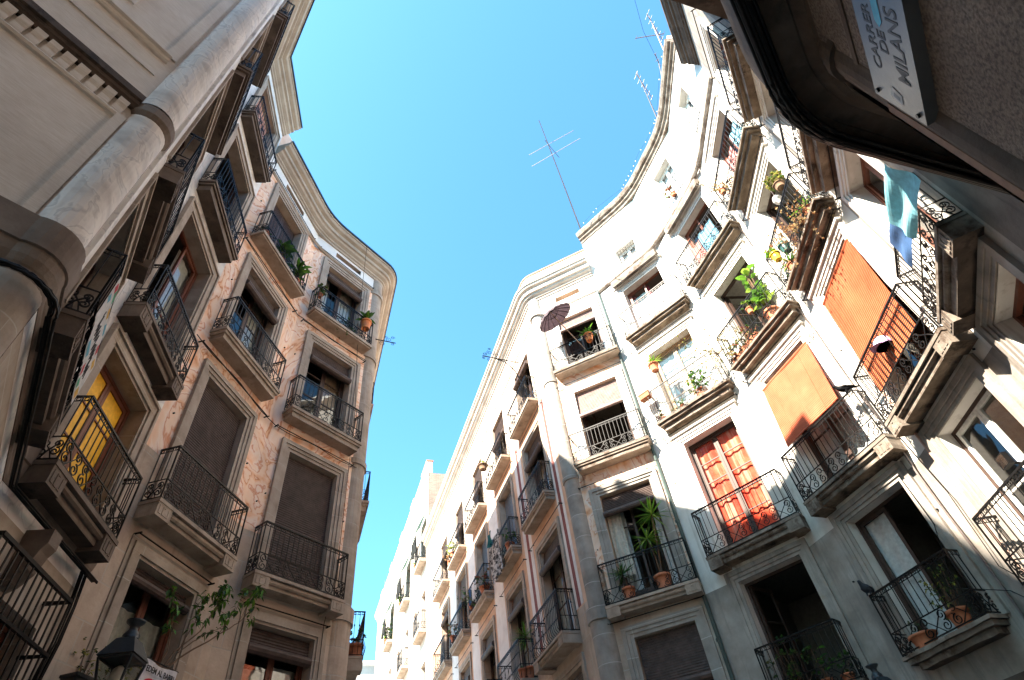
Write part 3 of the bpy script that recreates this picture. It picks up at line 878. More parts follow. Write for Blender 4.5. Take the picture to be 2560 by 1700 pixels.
g = MB()
q = [(-8.6, 6.2), (-6.32, 6.55), (-5.98, 8.75), (-6.3, 9.4), (-8.4, 9.8)]
for i in range(5):
    a, c2 = q[i], q[(i + 1) % 5]
    g.face([(*a, 17.5 + EYE), (*c2, 17.5 + EYE), (*c2, 19.2 + EYE), (*a, 19.2 + EYE)])
g.face([(*a, 19.2 + EYE) for a in q]); g.build('roof_room', MT['salmon'], b)
for F, ws in ((L1, l1w), (L2, l2w)):
    for i, w in enumerate(ws):
        surround(b, F, *w, MT['stone'], ((0, .08, .02), (.08, .16, .045), (.16, .26, .07)) if i else ((0, .05, .02), (.05, .2, .05), (.2, .27, .02)))
        z = w[3] + (.42 if i else .3)
        if i == 0: awning_rod(b, F, -.25, 1.62, z - .02)
        else: awning_rod(b, F, -.55 if F is L1 else -.5, 1.9 if F is L1 else 1.75, z + .03)
    for f, (z0, z1) in FSLAB.items():
        balcony(b, F, -.40, 1.74, z0, z1, .38, {1: 'block', 2: 'mould', 3: 'plain'}[f], H=1.0)
window(b, L1, *l1w[0], wood='woodred', bars=2, roller=('roller', .1, .07), curtain=[('curtain', 0, 1, .8, .0)])
window(b, L1, *l1w[1], roller=('roller', .99), room='room')
window(b, L1, *l1w[2], bars=4, roller=('roller', .22, .1), roller_tilt=.06, curtain=[('curtain', .5, 1., 1, 0)])
window(b, L1, *l1w[3], shutter='wood')
window(b, L2, *l2w[0], wood='woodred', bars=2, roller=('roller', .16, .09), curtain=[('curtain', 0, .48, .75, 0), ('curtain', .52, 1, .8, 0)])
window(b, L2, *l2w[1], roller=('roller', .99))
window(b, L2, *l2w[2], bars=3, roller=('roller', .22, .1), roller_tilt=.05, curtain=[('woodlt', .52, 1., 1, 0)])
window(b, L2, *l2w[3], bars=3, roller=('roller', .2, .1), roller_tilt=.05, curtain=[('curtain', 0, .25, 1, 0), ('curtain', .55, .95, 1, 0)])
balcony(b, LS, 2.2, 4.3, 5.1, 5.42, .62, 'block', 'belly', H=1.05); balcony(b, LS, 1.95, 4.2, 9.2, 9.5, .42, 'mould'); balcony(b, LS, 2.2, 4.3, 13.2, 13.4, .31, 'mould')
g = MB()                                                               # scrolled lamp bracket on the corner
A = L2.p(2.05, .0, 14.0); dv = Vector((.88, .47, 0))
g.tube([A, A + dv * .72], .018, 5)
for cx, cz, r, s, ph in ((.3, -.13, .11, 1, 1.2), (.5, .1, .1, -1, -1.5), (.62, .22, .07, 1, 0), (.62, -.07, .06, -1, 2), (.4, .2, .06, 1, 2)):
    sub = MB(); scroll(sub, (0, 0, 0), r, 1.4, s, ph, .011)
    base = len(g.v); g.v += [tuple(A + dv * (cx + v[0]) + Vector((0, 0, cz + v[2]))) for v in sub.v]; g.f += [tuple(q + base for q in f) for f in sub.f]; g.m += sub.m; g.u += sub.u
g.build('iron_bracket', MT['iron'], b)

# ---------------------------------------------------------------- corner house across the street, centre
b = thing('striped_house', (1.2, 14.6, 0), 'corner house with dark red painted stripes on its side street front and a parasol balcony', 'building')
striped = b
m1w = [(0, 1.43, 2.2, 4.75), (0, 1.43, 5.45, 8.43), (0, 1.43, 9.5, 12.26), (.05, 1.4, 13.15, 15.75)]
mv = [(.16, 1.14, 16.78, 17.05)]
wa = MB()
ZM = [(-EYE, 5.9, 1), (5.9, 9.6, 0), (9.6, 16.45, 3), (16.45, 17.5, 2)]
wall(wa, M1, -.72, 1.8, ZM, m1w + mv, .27, 1)
cols = [(1.05, 2.62), (4.37, 5.87), (7.8, 9.28), (11.2, 12.68), (14.6, 16.1)]
mlw = [(a, c2, *z) for a, c2 in cols for z in ((2.2, 4.75), (5.45, 8.43), (9.5, 12.26), (13.15, 15.75))]
wall(wa, ML, .12, 19.4, [(-EYE, 5.9, 1), (5.9, 13.05, 4), (13.05, 17.5, 3)], mlw, .27, 1)
wa.build('wall', [MT['orange'], MT['ashlar'], MT['frieze'], MT['cream'], MT['pink']], b)
g = MB(); g.box(M1, .05, 1.2, -.3, -.25, 16.7, 17.1); g.build('attic_vent', MT['dark'], b)
g = MB()                                                               # marbling left on the spandrels of the plaza front
for z0, z1 in ((8.75, 9.2), (12.6, 13.0)): g.box(M1, -.45, 1.78, -.01, .006, z0, z1, skip='b')
g.box(M1, -.47, -.29, -.01, .006, 5.9, 12.6, skip='b'); g.build('marbled_panel', MT['orange'], b)
g = MB()
for a, c2, r in ((.32, .80, (.47, .66)), (3.12, 3.84, (3.36, 3.58)), (6.3, 7.4, None), (9.75, 10.8, None), (13.1, 14.2, None)):
    if r:
        g.box(ML, a, r[0], -.01, .005, 5.95, 12.95, skip='b'); g.box(ML, r[1], c2, -.01, .005, 5.95, 12.95, skip='b'); g.box(ML, r[0], r[1], -.01, .005, 5.95, 12.95, 1, skip='b')
    else: g.box(ML, a, c2, -.01, .005, 5.95, 12.95, skip='b')
g.build('painted_stripe', [MT['stripew'], MT['stripe']], b)
g = MB()
for a, c2 in ((-.2, 0), (2.9, 4.1), (6.1, 7.5), (9.6, 10.9), (13., 14.3), (16.5, 19.3)):
    if a > 0: g.box(ML, a, c2, -.01, .03, 16.25, 16.33, skip='b')
g.sweep([ML.p(19.4, 0, 0).xy, ML.p(.25, 0, 0).xy], [(-.01, 16.35), (.02, 16.35), (.04, 16.4), (-.01, 16.44)])
g.build('string_course', MT['pink'], b)
cc = (1.089, 14.529)
cm = column(b, cc, .25, [(-EYE, 5.3, 0, .05), (5.3, 5.6, 0, .09), (5.6, 17.4, 1, 0), (9.2, 9.32, 1, .03), (13., 13.1, 1, .03), (16.4, 16.6, 1, .06)], 24)
cm.build('corner_column', [MT['colgrey'], MT['colgrey']], b, True)
Mp = [ML.p(19.4, 0, 0).xy, Vector((.894, 14.495)), M1.p(1.8, 0, 0).xy]
Mp = fillet(Mp, 1, .3, 6)
g = MB(); g.sweep(Mp, CORN(17.35, 18.1, .46)); g.build('cornice', MT['cornicelt'], b)
g = MB(); g.sweep(Mp, [(-.12, 18.05), (.06, 18.05), (.06, 18.95), (-.12, 18.95)]); g.build('parapet', MT['frieze'], b)
g = MB(); g.sweep(Mp, [(-.16, 18.95), (.1, 18.95), (.1, 19.02), (-.16, 19.04)]); g.build('parapet_tile', MT['tile'], b)
g = MB(); g.sweep([M1.p(-.6, 0, 0).xy, M1.p(1.8, 0, 0).xy], [(-.01, 16.42), (.04, 16.42), (.07, 16.46), (.07, 16.52), (-.01, 16.54)]); g.build('string_course', MT['frieze'], b)
shell(b, Mp, 18.0, 6.)
for i, w in enumerate(m1w):
    surround(b, M1, *w, MT['colgrey'] if i < 2 else MT['frieze'], ((0, .08, .02), (.08, .16, .045), (.16, .26, .07)))
    awning_rod(b, M1, -.5, 1.8, w[3] + .4)
for f, (z0, z1) in FSLAB.items():
    balcony(b, M1, -.42, 1.84, z0, z1, .38, {1: 'block', 2: 'mould', 3: 'plain'}[f], H=1.0, mats=('slab', 'slab') if f == 1 else ('slabaged', 'slab'))
window(b, M1, *m1w[0], bars=2, roller=('roller', .42, .09), curtain=[('curtain', .1, .5, .9, 0)])
window(b, M1, *m1w[1], leaves='left', roller=('roller', .2, .08), roller_tilt=.1, curtain=[('cloth_w', .05, .32, .95, 0), ('cloth_w', .82, 1., .7, 0)])
window(b, M1, *m1w[2], leaves='open', roller=('rollerlt', .36, .06), roller_tilt=.05, rdepth=2.8)
window(b, M1, *m1w[3], leaves='left', roller=('rollerlt', .22, .06), roller_tilt=.05)
rs = random.Random(5)
for ci, (a, c2) in enumerate(cols):
    for fi, z in enumerate(((2.2, 4.75), (5.45, 8.43), (9.5, 12.26), (13.15, 15.75))):
        if ci > 2 and fi == 0: continue
        if fi < 3: surround(b, ML, a, c2, *z, MT['stone'], LAY2)
        kw = {}
        if (ci, fi) in ((1, 2), (2, 2)): kw = dict(shutter='blueshut')
        elif fi == 1: kw = dict(roller=('roller', .22, .1), roller_tilt=.08, curtain=[('curtain', 0, 1., .95, 0)])
        elif ci == 0: kw = dict(roller=('roller', .2 + .1 * (fi == 2), .1), roller_tilt=.08, curtain=[('curtain', .1, .9, .9, 0)] if fi == 2 else None)
        else: kw = dict(roller=('roller', rs.uniform(.2, .5), .09), roller_tilt=.05)
        window(b, ML, a, c2, *z, **kw)
        if fi:
            z0, z1 = FSLAB[fi]
            u0 = {0: .78, 1: 4.05, 2: 7.4, 3: 10.85, 4: 14.2}[ci]; u1 = {0: 3.0, 1: 6.3, 2: 9.75, 3: 13.15, 4: 16.6}[ci]
            balcony(b, ML, u0, u1, z0, z1, .52 if fi == 1 else .38, {1: 'block', 2: 'mould', 3: 'plain'}[fi], 'belly' if fi == 1 else 'scroll', H=1.05)
            if fi < 3: awning_rod(b, ML, a - .6, c2 + .6, z[1] + .4)
g = MB()
u = 1.85
g.tube([ML.p(u, 0, 14.7), ML.p(u, .25, 15.5), ML.p(u, .62, 15.9), ML.p(u, .95, 15.98)], .022, 5); g.tube([ML.p(u, 0, 15.95), ML.p(u, 1.5, 16.05)], .022, 5)
for cx, cz, r, s_, ph in ((.95, 16.2, .12, 1, 0), (1.2, 16.3, .11, -1, 1), (1.4, 16.18, .09, 1, 2), (1.25, 15.9, .08, 1, 3), (1.45, 15.95, .06, -1, 1), (1.2, 16.5, .06, 1, 2)):
    sub = MB(); scroll(sub, (0, 0, 0), r, 1.4, s_, ph, .016)
    base = len(g.v); g.v += [tuple(ML.p(u, cx + v[0], cz + v[2])) for v in sub.v]; g.f += [tuple(q + base for q in f) for f in sub.f]; g.m += sub.m; g.u += sub.u
g.build('iron_bracket', MT['iron'], b)
g = MB()                                                               # drain pipe where the two fronts meet
g.tube([M1.p(2.06 - .27, .06, 16.4), M1.p(1.79, .06, 9.5), M1.p(1.8, .07, 5.4), M1.p(1.79, .07, -1.4)], .045, 8)
for z in (4.2, 7., 10, 13.): g.tube([M1.p(1.79, .06, z), M1.p(1.79, .06, z + .06)], .058, 8)
pipe = g

# ---------------------------------------------------------------- white weathered house, right
b = thing('white_house', (6.3, 10.5, 0), 'tall white weathered house curving round the plaza with orange straw blinds', 'building')
white = b
pipe.build('drain_pipe', flat('dark_green_pipe', (.045, .075, .07), .45), b)
RS = {'m': (2.50, 2.72), '1': (5.44, 5.75), '2': (9.36, 9.62), '3': (12.86, 13.1)}
hz = {'m': (2.72, 5.14), '1': (5.75, 8.88), '2': (9.62, 12.26), '3': (13.1, 15.44)}
ra = [(0, 1.46, *hz[k]) for k in 'm123'] + [(.28, 1.09, 16.75, 17.6)]
rb = [(0, 1.43, *hz[k]) for k in 'm123'] + [(.25, 1.15, 17.2, 18.75)]
rc = [(0, 1.43, *hz[k]) for k in 'm123'] + [(.23, .92, 17.2, 18.7)]
ZR = [(-EYE, 5.2, 1), (5.2, 16.25, 0), (16.25, 19.65, 0)]
wa = MB()
wall(wa, RA, -.88, 1.74, ZR, ra, .3, 0); wall(wa, RB, -1.03, 1.81, ZR, rb, .3, 0); wall(wa, RC, -.92, 1.99, ZR, rc, .3, 0)
wa.build('wall', [MT['plaster'], MT['plasterlow']], b)
Rp = [RA.p(-.88, 0, 0).xy, Vector((5.42, 11.9)), Vector((6.63, 9.32)), RC.p(1.99, 0, 0).xy]
Rpf = fillet(fillet(Rp, 2, .8, 4), 1, .8, 4)
g = MB(); g.sweep(Rpf, [(-.05, 19.5), (.04, 19.5), (.05, 19.62), (.12, 19.66), (.12, 19.76), (.2, 19.8), (.24, 19.92), (.24, 20.02), (-.3, 20.1)]); g.build('cornice', MT['slabaged'], b)
g = MB(); g.sweep(Rpf, [(-.12, 20.06), (.06, 20.06), (.06, 20.32), (-.12, 20.32)]); g.build('parapet', MT['frieze'], b)
g = MB(); g.sweep(Rpf, [(-.01, 16.2), (.05, 16.2), (.09, 16.26), (.09, 16.34), (-.01, 16.38)]); g.build('string_course', MT['slabaged'], b)
shell(b, Rp, 20.0, 6.)
for F, ws in ((RA, ra), (RB, rb), (RC, rc)):
    for i, w in enumerate(ws[:4]):
        surround(b, F, *w, MT['plasterlow'] if i == 0 else MT['plaster'], ((0, .07, .02), (.07, .15, .045), (.15, .25, .07)), .05 if i else 0)
        if 0 < i < 3: awning_rod(b, F, -.45, 1.85, w[3] + .4, .12)
    for k, st in (('m', 'aged'), ('1', 'block'), ('2', 'aged'), ('3', 'aged')):
        z0, z1 = RS[k]
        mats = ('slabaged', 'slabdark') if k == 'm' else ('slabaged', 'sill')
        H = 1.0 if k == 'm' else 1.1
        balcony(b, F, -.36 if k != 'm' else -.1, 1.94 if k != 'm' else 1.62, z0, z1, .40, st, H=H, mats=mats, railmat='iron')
window(b, RA, *ra[0], leaves='open', panel=.1, rdepth=2.8)
window(b, RA, *ra[1], wood='wood', bars=5, panel=.22, curtain=[('redcloth', .02, .48, 1, 0), ('redcloth', .5, .99, 1, 0)], label='window with orange red curtains drawn behind its panes')
window(b, RA, *ra[2], wood='woodlt', bars=4, leafmat='woodlt', curtain=[('cloth_w', 0, 1, 1, 0)])
window(b, RA, *ra[3], wood='woodred', leaves='left', curtain=[('darkred', .05, .16, .95, 0), ('darkred', .45, .55, .95, 0)])
window(b, RB, *rb[0], wood='wood', leaves='left', panel=.06, bars=2, curtain=[('cloth_w', .05, .46, 1, 0)])
window(b, RB, *rb[1], wood='wood', bars=3, panel=.3, curtain=[('cloth_w', .0, 1, .8, 0)])
window(b, RB, *rb[2], wood='wood', leaves='open', room='roomlt', rdepth=2.6)
window(b, RB, *rb[3], wood='woodred', leaves='left')
window(b, RC, *rc[0], wood='dark' if 0 else 'wood', leafmat='woodw', bars=2, panel=.06)
window(b, RC, *rc[1], wood='wood')
window(b, RC, *rc[2], wood='wood', leaves='open', room='roomlt', rdepth=2.2)
window(b, RC, *rc[3], wood='woodred', leaves='left')
for F, w in ((RA, ra[4]), (RB, rb[4]), (RC, rc[4])): window(b, F, *w, wood='woodw', bars=2, panel=.06, curtain=[('cloth_w', 0, 1, 1, 0)])
for F, w, zt in ((RA, ra[4], 17.4), (RB, rb[4], 17.5), (RC, rc[4], 17.5)):    # little window bars of the attic
    g = MB()
    for z in (zt, 16.75 if F is RA else 16.7): g.tube([F.p(w[0] - .02, .06, z), F.p(w[1] + .02, .06, z)], .014, 4)
    for i in range(8):
        u = w[0] + (w[1] - w[0]) * i / 7
        g.tube([F.p(u, .06, 16.7), F.p(u, .06, zt)], .008, 4)
    for u in (w[0] - .02, w[1] + .02):
        for z in (zt, 16.74): g.tube([F.p(u, 0, z), F.p(u, .06, z)], .012, 4)
    g.build('attic_window_grille', MT['iron'], b)
for F in (RA, RB):                                                     # boxed awning rollers over the third floor windows
    g = MB(); n = 8
    prof = [(0, 16.12), (.22, 16.02), (.26, 15.82), (.24, 15.72), (.14, 15.74), (.12, 15.9), (0, 15.92)]
    for (a, z0), (c2, z1) in zip(prof, prof[1:]): g.face([F.p(-.22, a, z0), F.p(1.68, a, z0), F.p(1.68, c2, z1), F.p(-.22, c2, z1)])
    for u in (-.22, 1.68): g.face([F.p(u, a, z) for a, z in prof])
    g.tube([F.p(-.18, .2, 15.7), F.p(1.64, .2, 15.7)], .06, 8)
    g.build('awning_box', MT['slabaged'], b)
for F, ht, hb, ob, ua, ub in ((RB, 8.62, 6.95, .32, -.08, 1.54), (RC, 8.62, 6.2, .30, -.06, 1.56)):
    g = MB(); slats(g, F, ua, ub, ht, hb, .1, ob, .045, wob=.008, rel=.009)
    g.tube([F.p(ua, .1, ht + .03), F.p(ub, .1, ht + .03)], .03, 6)
    for s in (.2, .5, .8): g.tube([F.p(ua + (ub - ua) * s, .115, ht), F.p(ua + (ub - ua) * s, ob + .02, hb)], .004, 4)
    o = g.build('straw_blind', MT['straw' if F is RB else 'strawdeep'], b)
g = MB(); g.sweep([RA.p(1.5, 0, 0).xy, Vector((5.42, 11.9)), Vector((6.63, 9.32)), RC.p(1.99, 0, 0).xy], [(-.02, 1.5), (.05, 1.52), (.1, 1.6), (.22, 1.66), (.28, 1.74), (.28, 2.0), (-.02, 2.02)]); g.build('string_course', MT['slabdark'], b)
g = MB(); g.tube([RC.p(-.32, .05, 15.), RC.p(-.3, .05, -1.5)], .028, 6); g.build('thin_pipe', flat('rusty_pink_pipe', (.42, .27, .21), .7), b)
g = MB()
for z in (16.,): pass
g.tube([RA.p(-.1, .06, 16.1), RA.p(.2, .5, 15.9)], .012, 4)
g.build('awning_strut', MT['irongrey'], b)

# ---------------------------------------------------------------- dark corner house over the viewer, right
b = thing('shaded_house', (4.4, 2.6, 0), 'dark shaded corner house overhead carrying the street name plaque', 'building')
shaded = b
rd = [(0, 1.25, 2.72, 5.2), (.0, 1.15, 5.75, 8.85), (.05, 1.2, 9.62, 12.3), (.05, 1.2, 13., 15.5)]
wa = MB()
wall(wa, RD, -.5, 1.72, [(-EYE, 17.5, 1)], rd, .3, 0); wall(wa, RD, 1.72, 3.4, [(-EYE, 17.5, 4)], [], .3, 0)  # right piece is darker: overhang shade put into its colour
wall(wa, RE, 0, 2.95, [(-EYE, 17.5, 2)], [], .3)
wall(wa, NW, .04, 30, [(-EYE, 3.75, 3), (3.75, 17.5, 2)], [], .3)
wa.build('wall', [MT['plaster'], MT['plasterlow'], MT['dark'], MT['pier'], MT['shadeplaster']], b)
Np = [RD.p(-.45, 0, 0).xy, RD.p(3.36, 0, 0).xy, RE.p(2.96, 0, 0).xy, NW.p(30, 0, 0).xy]
g = MB(); g.sweep(Np, CORN(17.25, 17.95, .36)); g.build('cornice', MT['slabdark'], b)
Nf = fillet(Np, 2, .3, 8)[1:]
g = MB()
g.sweep(Nf, [(-.02, 3.72), (.05, 3.74), (.05, 3.8), (.09, 3.82), (.13, 3.9), (.13, 3.94), (.2, 3.96), (.27, 3.97), (.27, 3.95), (.35, 3.95), (.35, 4.5), (-.02, 4.52)])
g.build('string_course', MT['dark'], b)
g = MB(); g.sweep(Nf, [(-.02, 8.5), (.1, 8.52), (.16, 8.6), (.3, 8.66), (.42, 8.72), (.42, 8.95), (-.02, 9.)]); g.build('string_course', MT['slabdark'], b)
c = NW.p(.16, -.16, 0).xy
cm = column(b, c, .19, [(-EYE, 3.75, 0, 0), (3.55, 3.62, 0, .03), (4.4, 17.4, 0, 0)], 24); cm.build('corner_column', MT['dark'], b, True)
g = MB(); g.box(NW, .075, .13, -.02, .03, .8, 3.0, skip='b'); g.build('wooden_strip', MT['woodlt'] if 0 else flat('old_brown_strip', (.22, .12, .075), .8), b)
g = MB()
for u0, u1, z0, z1 in ((.2, 6, 3.29, 3.335), (.2, .24, .9, 3.29)): g.box(NW, u0, u1, -.005, .008, z0, z1, skip='b')  # top strip paints the plaque niche's shadow line, upright one a groove
g.build('niche_shade_and_groove', MT['dark'], b)
shell(b, Np, 17.6, 4.)
for i, w in enumerate(rd):
    surround(b, RD, *w, MT['plasterlow'] if i == 0 else MT['plaster'], ((0, .07, .02), (.07, .15, .045), (.15, .25, .07)))
    if i: awning_rod(b, RD, -.35, 1.6, w[3] + .4)
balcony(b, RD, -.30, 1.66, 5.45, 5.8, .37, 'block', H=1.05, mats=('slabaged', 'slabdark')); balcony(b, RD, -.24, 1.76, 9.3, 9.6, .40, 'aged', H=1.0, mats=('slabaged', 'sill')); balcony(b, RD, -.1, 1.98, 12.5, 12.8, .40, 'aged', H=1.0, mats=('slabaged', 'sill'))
window(b, RD, *rd[0], wood='woodred', leaves='open'); window(b, RD, *rd[1], wood='woodred', bars=1, panel=.1); window(b, RD, *rd[2], wood='woodred', bars=2); window(b, RD, *rd[3], wood='woodred', leaves='open')

# ---------------------------------------------------------------- farther houses of the side street
b = thing('awning_house', (-8, 36, 0), 'tall sunlit cream house down the side street with green awnings', 'building')
far = b
far_cols = [(20.2, 21.5), (25.6, 26.9), (32.5, 33.9)]
mid_cols = [(22.9, 24.1), (29.0, 30.2), (36, 37.2)]
ws = [(a, c2, *z) for a, c2 in far_cols for z in ((5.2, 7.6), (9.2, 11.6), (13.1, 15.5), (17.2, 19.8))] + [(a, c2, *z) for a, c2 in mid_cols for z in ((5.9, 7.4), (9.9, 11.4), (13.9, 15.4), (18., 19.6))]
wa = MB(); wall(wa, ML, 19.45, 42, [(-EYE, 23, 0)], ws, .3, 0); wa.build('wall', MT['cream'], b)
Fp = [ML.p(42, 0, 0).xy, ML.p(19.45, 0, 0).xy]
g = MB(); g.sweep(Fp, [(-.05, 22.3), (.05, 22.3), (.1, 22.5), (.25, 22.6), (.3, 22.9), (.3, 23.), (-.1, 23.05)]); g.build('cornice', MT['frieze'], b)
g = MB()
for a, c2 in ((19.5, 21.4), (24.3, 25.6), (29, 30.3), (34, 35.3), (39, 40.2)): g.box(ML, a, c2, -.3, .08, 23, 23.9); g.box(ML, a - .05, c2 + .05, -.35, .12, 23.9, 24.0, 1)
g.build('parapet', [MT['frieze'], MT['tile']], b)
shell(b, Fp, 22.95, 7., mwall='brick')
for w in ws: window(b, ML, *w, wood='wood', bars=2, rdepth=1.5)
for ci, (a, c2) in enumerate(far_cols):
    for z0, z1 in ((4.95, 5.2), (8.95, 9.2), (12.85, 13.1), (16.95, 17.2)):
        balcony(b, ML, a - .25, c2 + .3, z0, z1, .45, 'plain', H=1.0)
for a, c2 in far_cols:
    g = MB(); n = 8
    for i in range(n):
        t0, t1 = i / n, (i + 1) / n
        f = lambda t: (.06 + .62 * t, 20.2 - 1.25 * t ** 1.3)
        (o0, z0), (o1, z1) = f(t0), f(t1)
        g.face([ML.p(a - .3, o0, z0), ML.p(c2 + .3, o0, z0), ML.p(c2 + .3, o1, z1), ML.p(a - .3, o1, z1)])
    g.face([ML.p(a - .3, .68, 18.95), ML.p(c2 + .3, .68, 18.95), ML.p(c2 + .3, .7, 18.65), ML.p(a - .3, .7, 18.65)])
    g.build('green_awning', flat('green_awning_cloth', (.10, .17, .15), .85, trans=.2), b)

b = thing('end_house', (-18, 62, 0), 'far pale house closing the end of the side street', 'building')
EF = Facet(at_h(985, 1700, 22).xy * 1., (-.93, -.37))
E0 = at_h(1000, 1640, 23); 
EF = Facet((E0.x + 2, E0.y + 1), (.916, .401))
wa = MB(); ew = [(u, u + 1.1, z, z + 1.9) for u in (-11.2, -8.6, -6., -3.4) for z in (6, 10, 14, 18)]
wall(wa, EF, -16, 2, [(-EYE, 22.3, 0)], ew, .25); wa.build('wall', MT['cream'], b)
for w in ew: window(b, EF, *w, wood='woodw', bars=2, rdepth=1.)
g = MB(); g.sweep([EF.p(-16, 0, 0).xy, EF.p(2, 0, 0).xy], [(-.05, 22.1), (.3, 22.3), (.3, 22.5), (-.1, 22.5)]); g.build('cornice', MT['frieze'], b)
shell(b, [EF.p(-16, 0, 0).xy, EF.p(2, 0, 0).xy], 22.4, 6.)

# small iron hooks left in the walls
for bld, F, spots in ((marbled, L1, ((-.45, 7.2), (1.75, 7.6), (1.95, 11.3), (-.4, 11.2), (-.5, 14.6))), (marbled, L2, ((-.5, 7.0), (-.35, 7.25), (-.45, 11.4), (1.72, 7.4))), (pale_house, LB, ((1.72, 9.3), (1.7, 5.2), (1.68, 13.2))), (striped, M1, ((1.62, 7.3), (-.38, 7.0))), (striped, ML, ((3.0, 8.9), (3.98, 6.6), (3.3, 6.4))), (white, RA, ((-.6, 8.0), (1.62, 4.0), (1.6, 7.6), (-.6, 12.4))), (white, RB, ((-.5, 4.2), (1.66, 8.0), (1.7, 4.4))), (white, RC, ((-.6, 7.8), (1.75, 5.4), (-.55, 10.6)))):
    for u, h in spots:
        g = MB(); g.tube([F.p(u, -.01, h), F.p(u, .03, h)], .016, 6); g.build('wall_hook', MT['iron'], bld)
# ================================================================== loose things
GR = {k: flat('leaf_' + k, c, .5, trans=.35) for k, c in dict(deep_green=(.035, .085, .022), mid_green=(.07, .16, .03), fresh_green=(.13, .30, .03), lime_green=(.26, .40, .06), yellow_green=(.34, .34, .07), dry_straw=(.42, .33, .17), dry_brown=(.34, .16, .07), olive=(.10, .115, .035), red_leaf=(.22, .05, .03)).items()}
MT['pot'] = flat('terracotta_pot', (.38, .13, .06), .8); MT['potorange'] = flat('bright_orange_pot', (.72, .21, .05), .6)
MT['potdark'] = flat('dark_plastic_pot', (.03, .03, .032), .5); MT['potyellow'] = flat('yellow_glazed_pot', (.72, .42, .03), .3)
MT['potgreen'] = flat('dark_green_pot', (.02, .07, .06), .4); MT['twig'] = flat('brown_twig', (.14, .085, .05), .85)
MT['soil'] = flat('soil', (.03, .02, .015), .95)


def leafq(mb, b, d, L, w, m=0, droop=.3, fold=.25, seg=3):
    """a pointed leaf bent along its length"""
    d = d.normalized(); side = d.cross(Vector((0, 0, 1)))
    if side.length < .05: side = Vector((1, 0, 0))
    side.normalize(); nrm = side.cross(d)
    prev = None
    for i in range(seg + 1):
        t = i / seg
        c = b + d * (L * t) - Vector((0, 0, 1)) * (droop * L * t * t)
        ww = w * math.sin(PI * (.12 + .88 * t)) if i < seg else .001
        l = c - side * ww + nrm * (fold * ww); r_ = c + side * ww + nrm * (fold * ww)
        if prev:
            pl, pc, pr = prev
            mb.face([pl, pc, c, l], m); mb.face([pc, pr, r_, c], m)
        prev = (l, c, r_)


def rdir(rs, zmin=-1.):
    while True:
        v = Vector((rs.uniform(-1, 1), rs.uniform(-1, 1), rs.uniform(zmin, 1)))
        if .1 < v.length < 1: return v.normalized()


def clump(mb, c, rad, n, L, w, nm, rs, stems=None, tips=6):
    """leaves in small twig clumps spread through an uneven volume"""
    k = max(3, n // tips)
    for i in range(k):
        v = rdir(rs) * (rs.random() ** .45)
        p = Vector((c[0] + v.x * rad[0], c[1] + v.y * rad[1], c[2] + v.z * rad[2]))
        if stems is not None and i % 3 == 0:
            b0 = Vector((c[0], c[1], c[2] - rad[2]))
            stems.tube([b0, (b0 + p) / 2 + rdir(rs) * .02, p], [.008, .005, .003], 4)
        for j in range(tips):
            d = rdir(rs, -.4) + v * .6
            leafq(mb, p + rdir(rs) * L * .3, d, L * rs.uniform(.6, 1.2), w * rs.uniform(.7, 1.2), rs.randrange(nm), rs.uniform(.0, .5))


def potmesh(c, r, h, mat, parent, square=None):
    g = MB()
    if square:
        F, w, d = square
        u = (Vector(c).xy - F.o).dot(F.t); o = (Vector(c).xy - F.o).dot(F.n); z = c[2] - EYE
        g.box(F, u - w / 2, u + w / 2, o - d / 2, o + d / 2, z, z + h); g.box(F, u - w / 2 - .012, u + w / 2 + .012, o - d / 2 - .012, o + d / 2 + .012, z + h - .03, z + h + .005)
    else:
        g.lathe([(r * .68, 0), (r * .9, h * .78), (r * .92, h * .8), (r * 1.03, h * .8), (r * 1.03, h), (r * .92, h), (r * .88, h * .9)], 16, Matrix.Translation(c))
    return g.build('pot', mat, parent, not square)


GP = 'potted plants on the balconies'


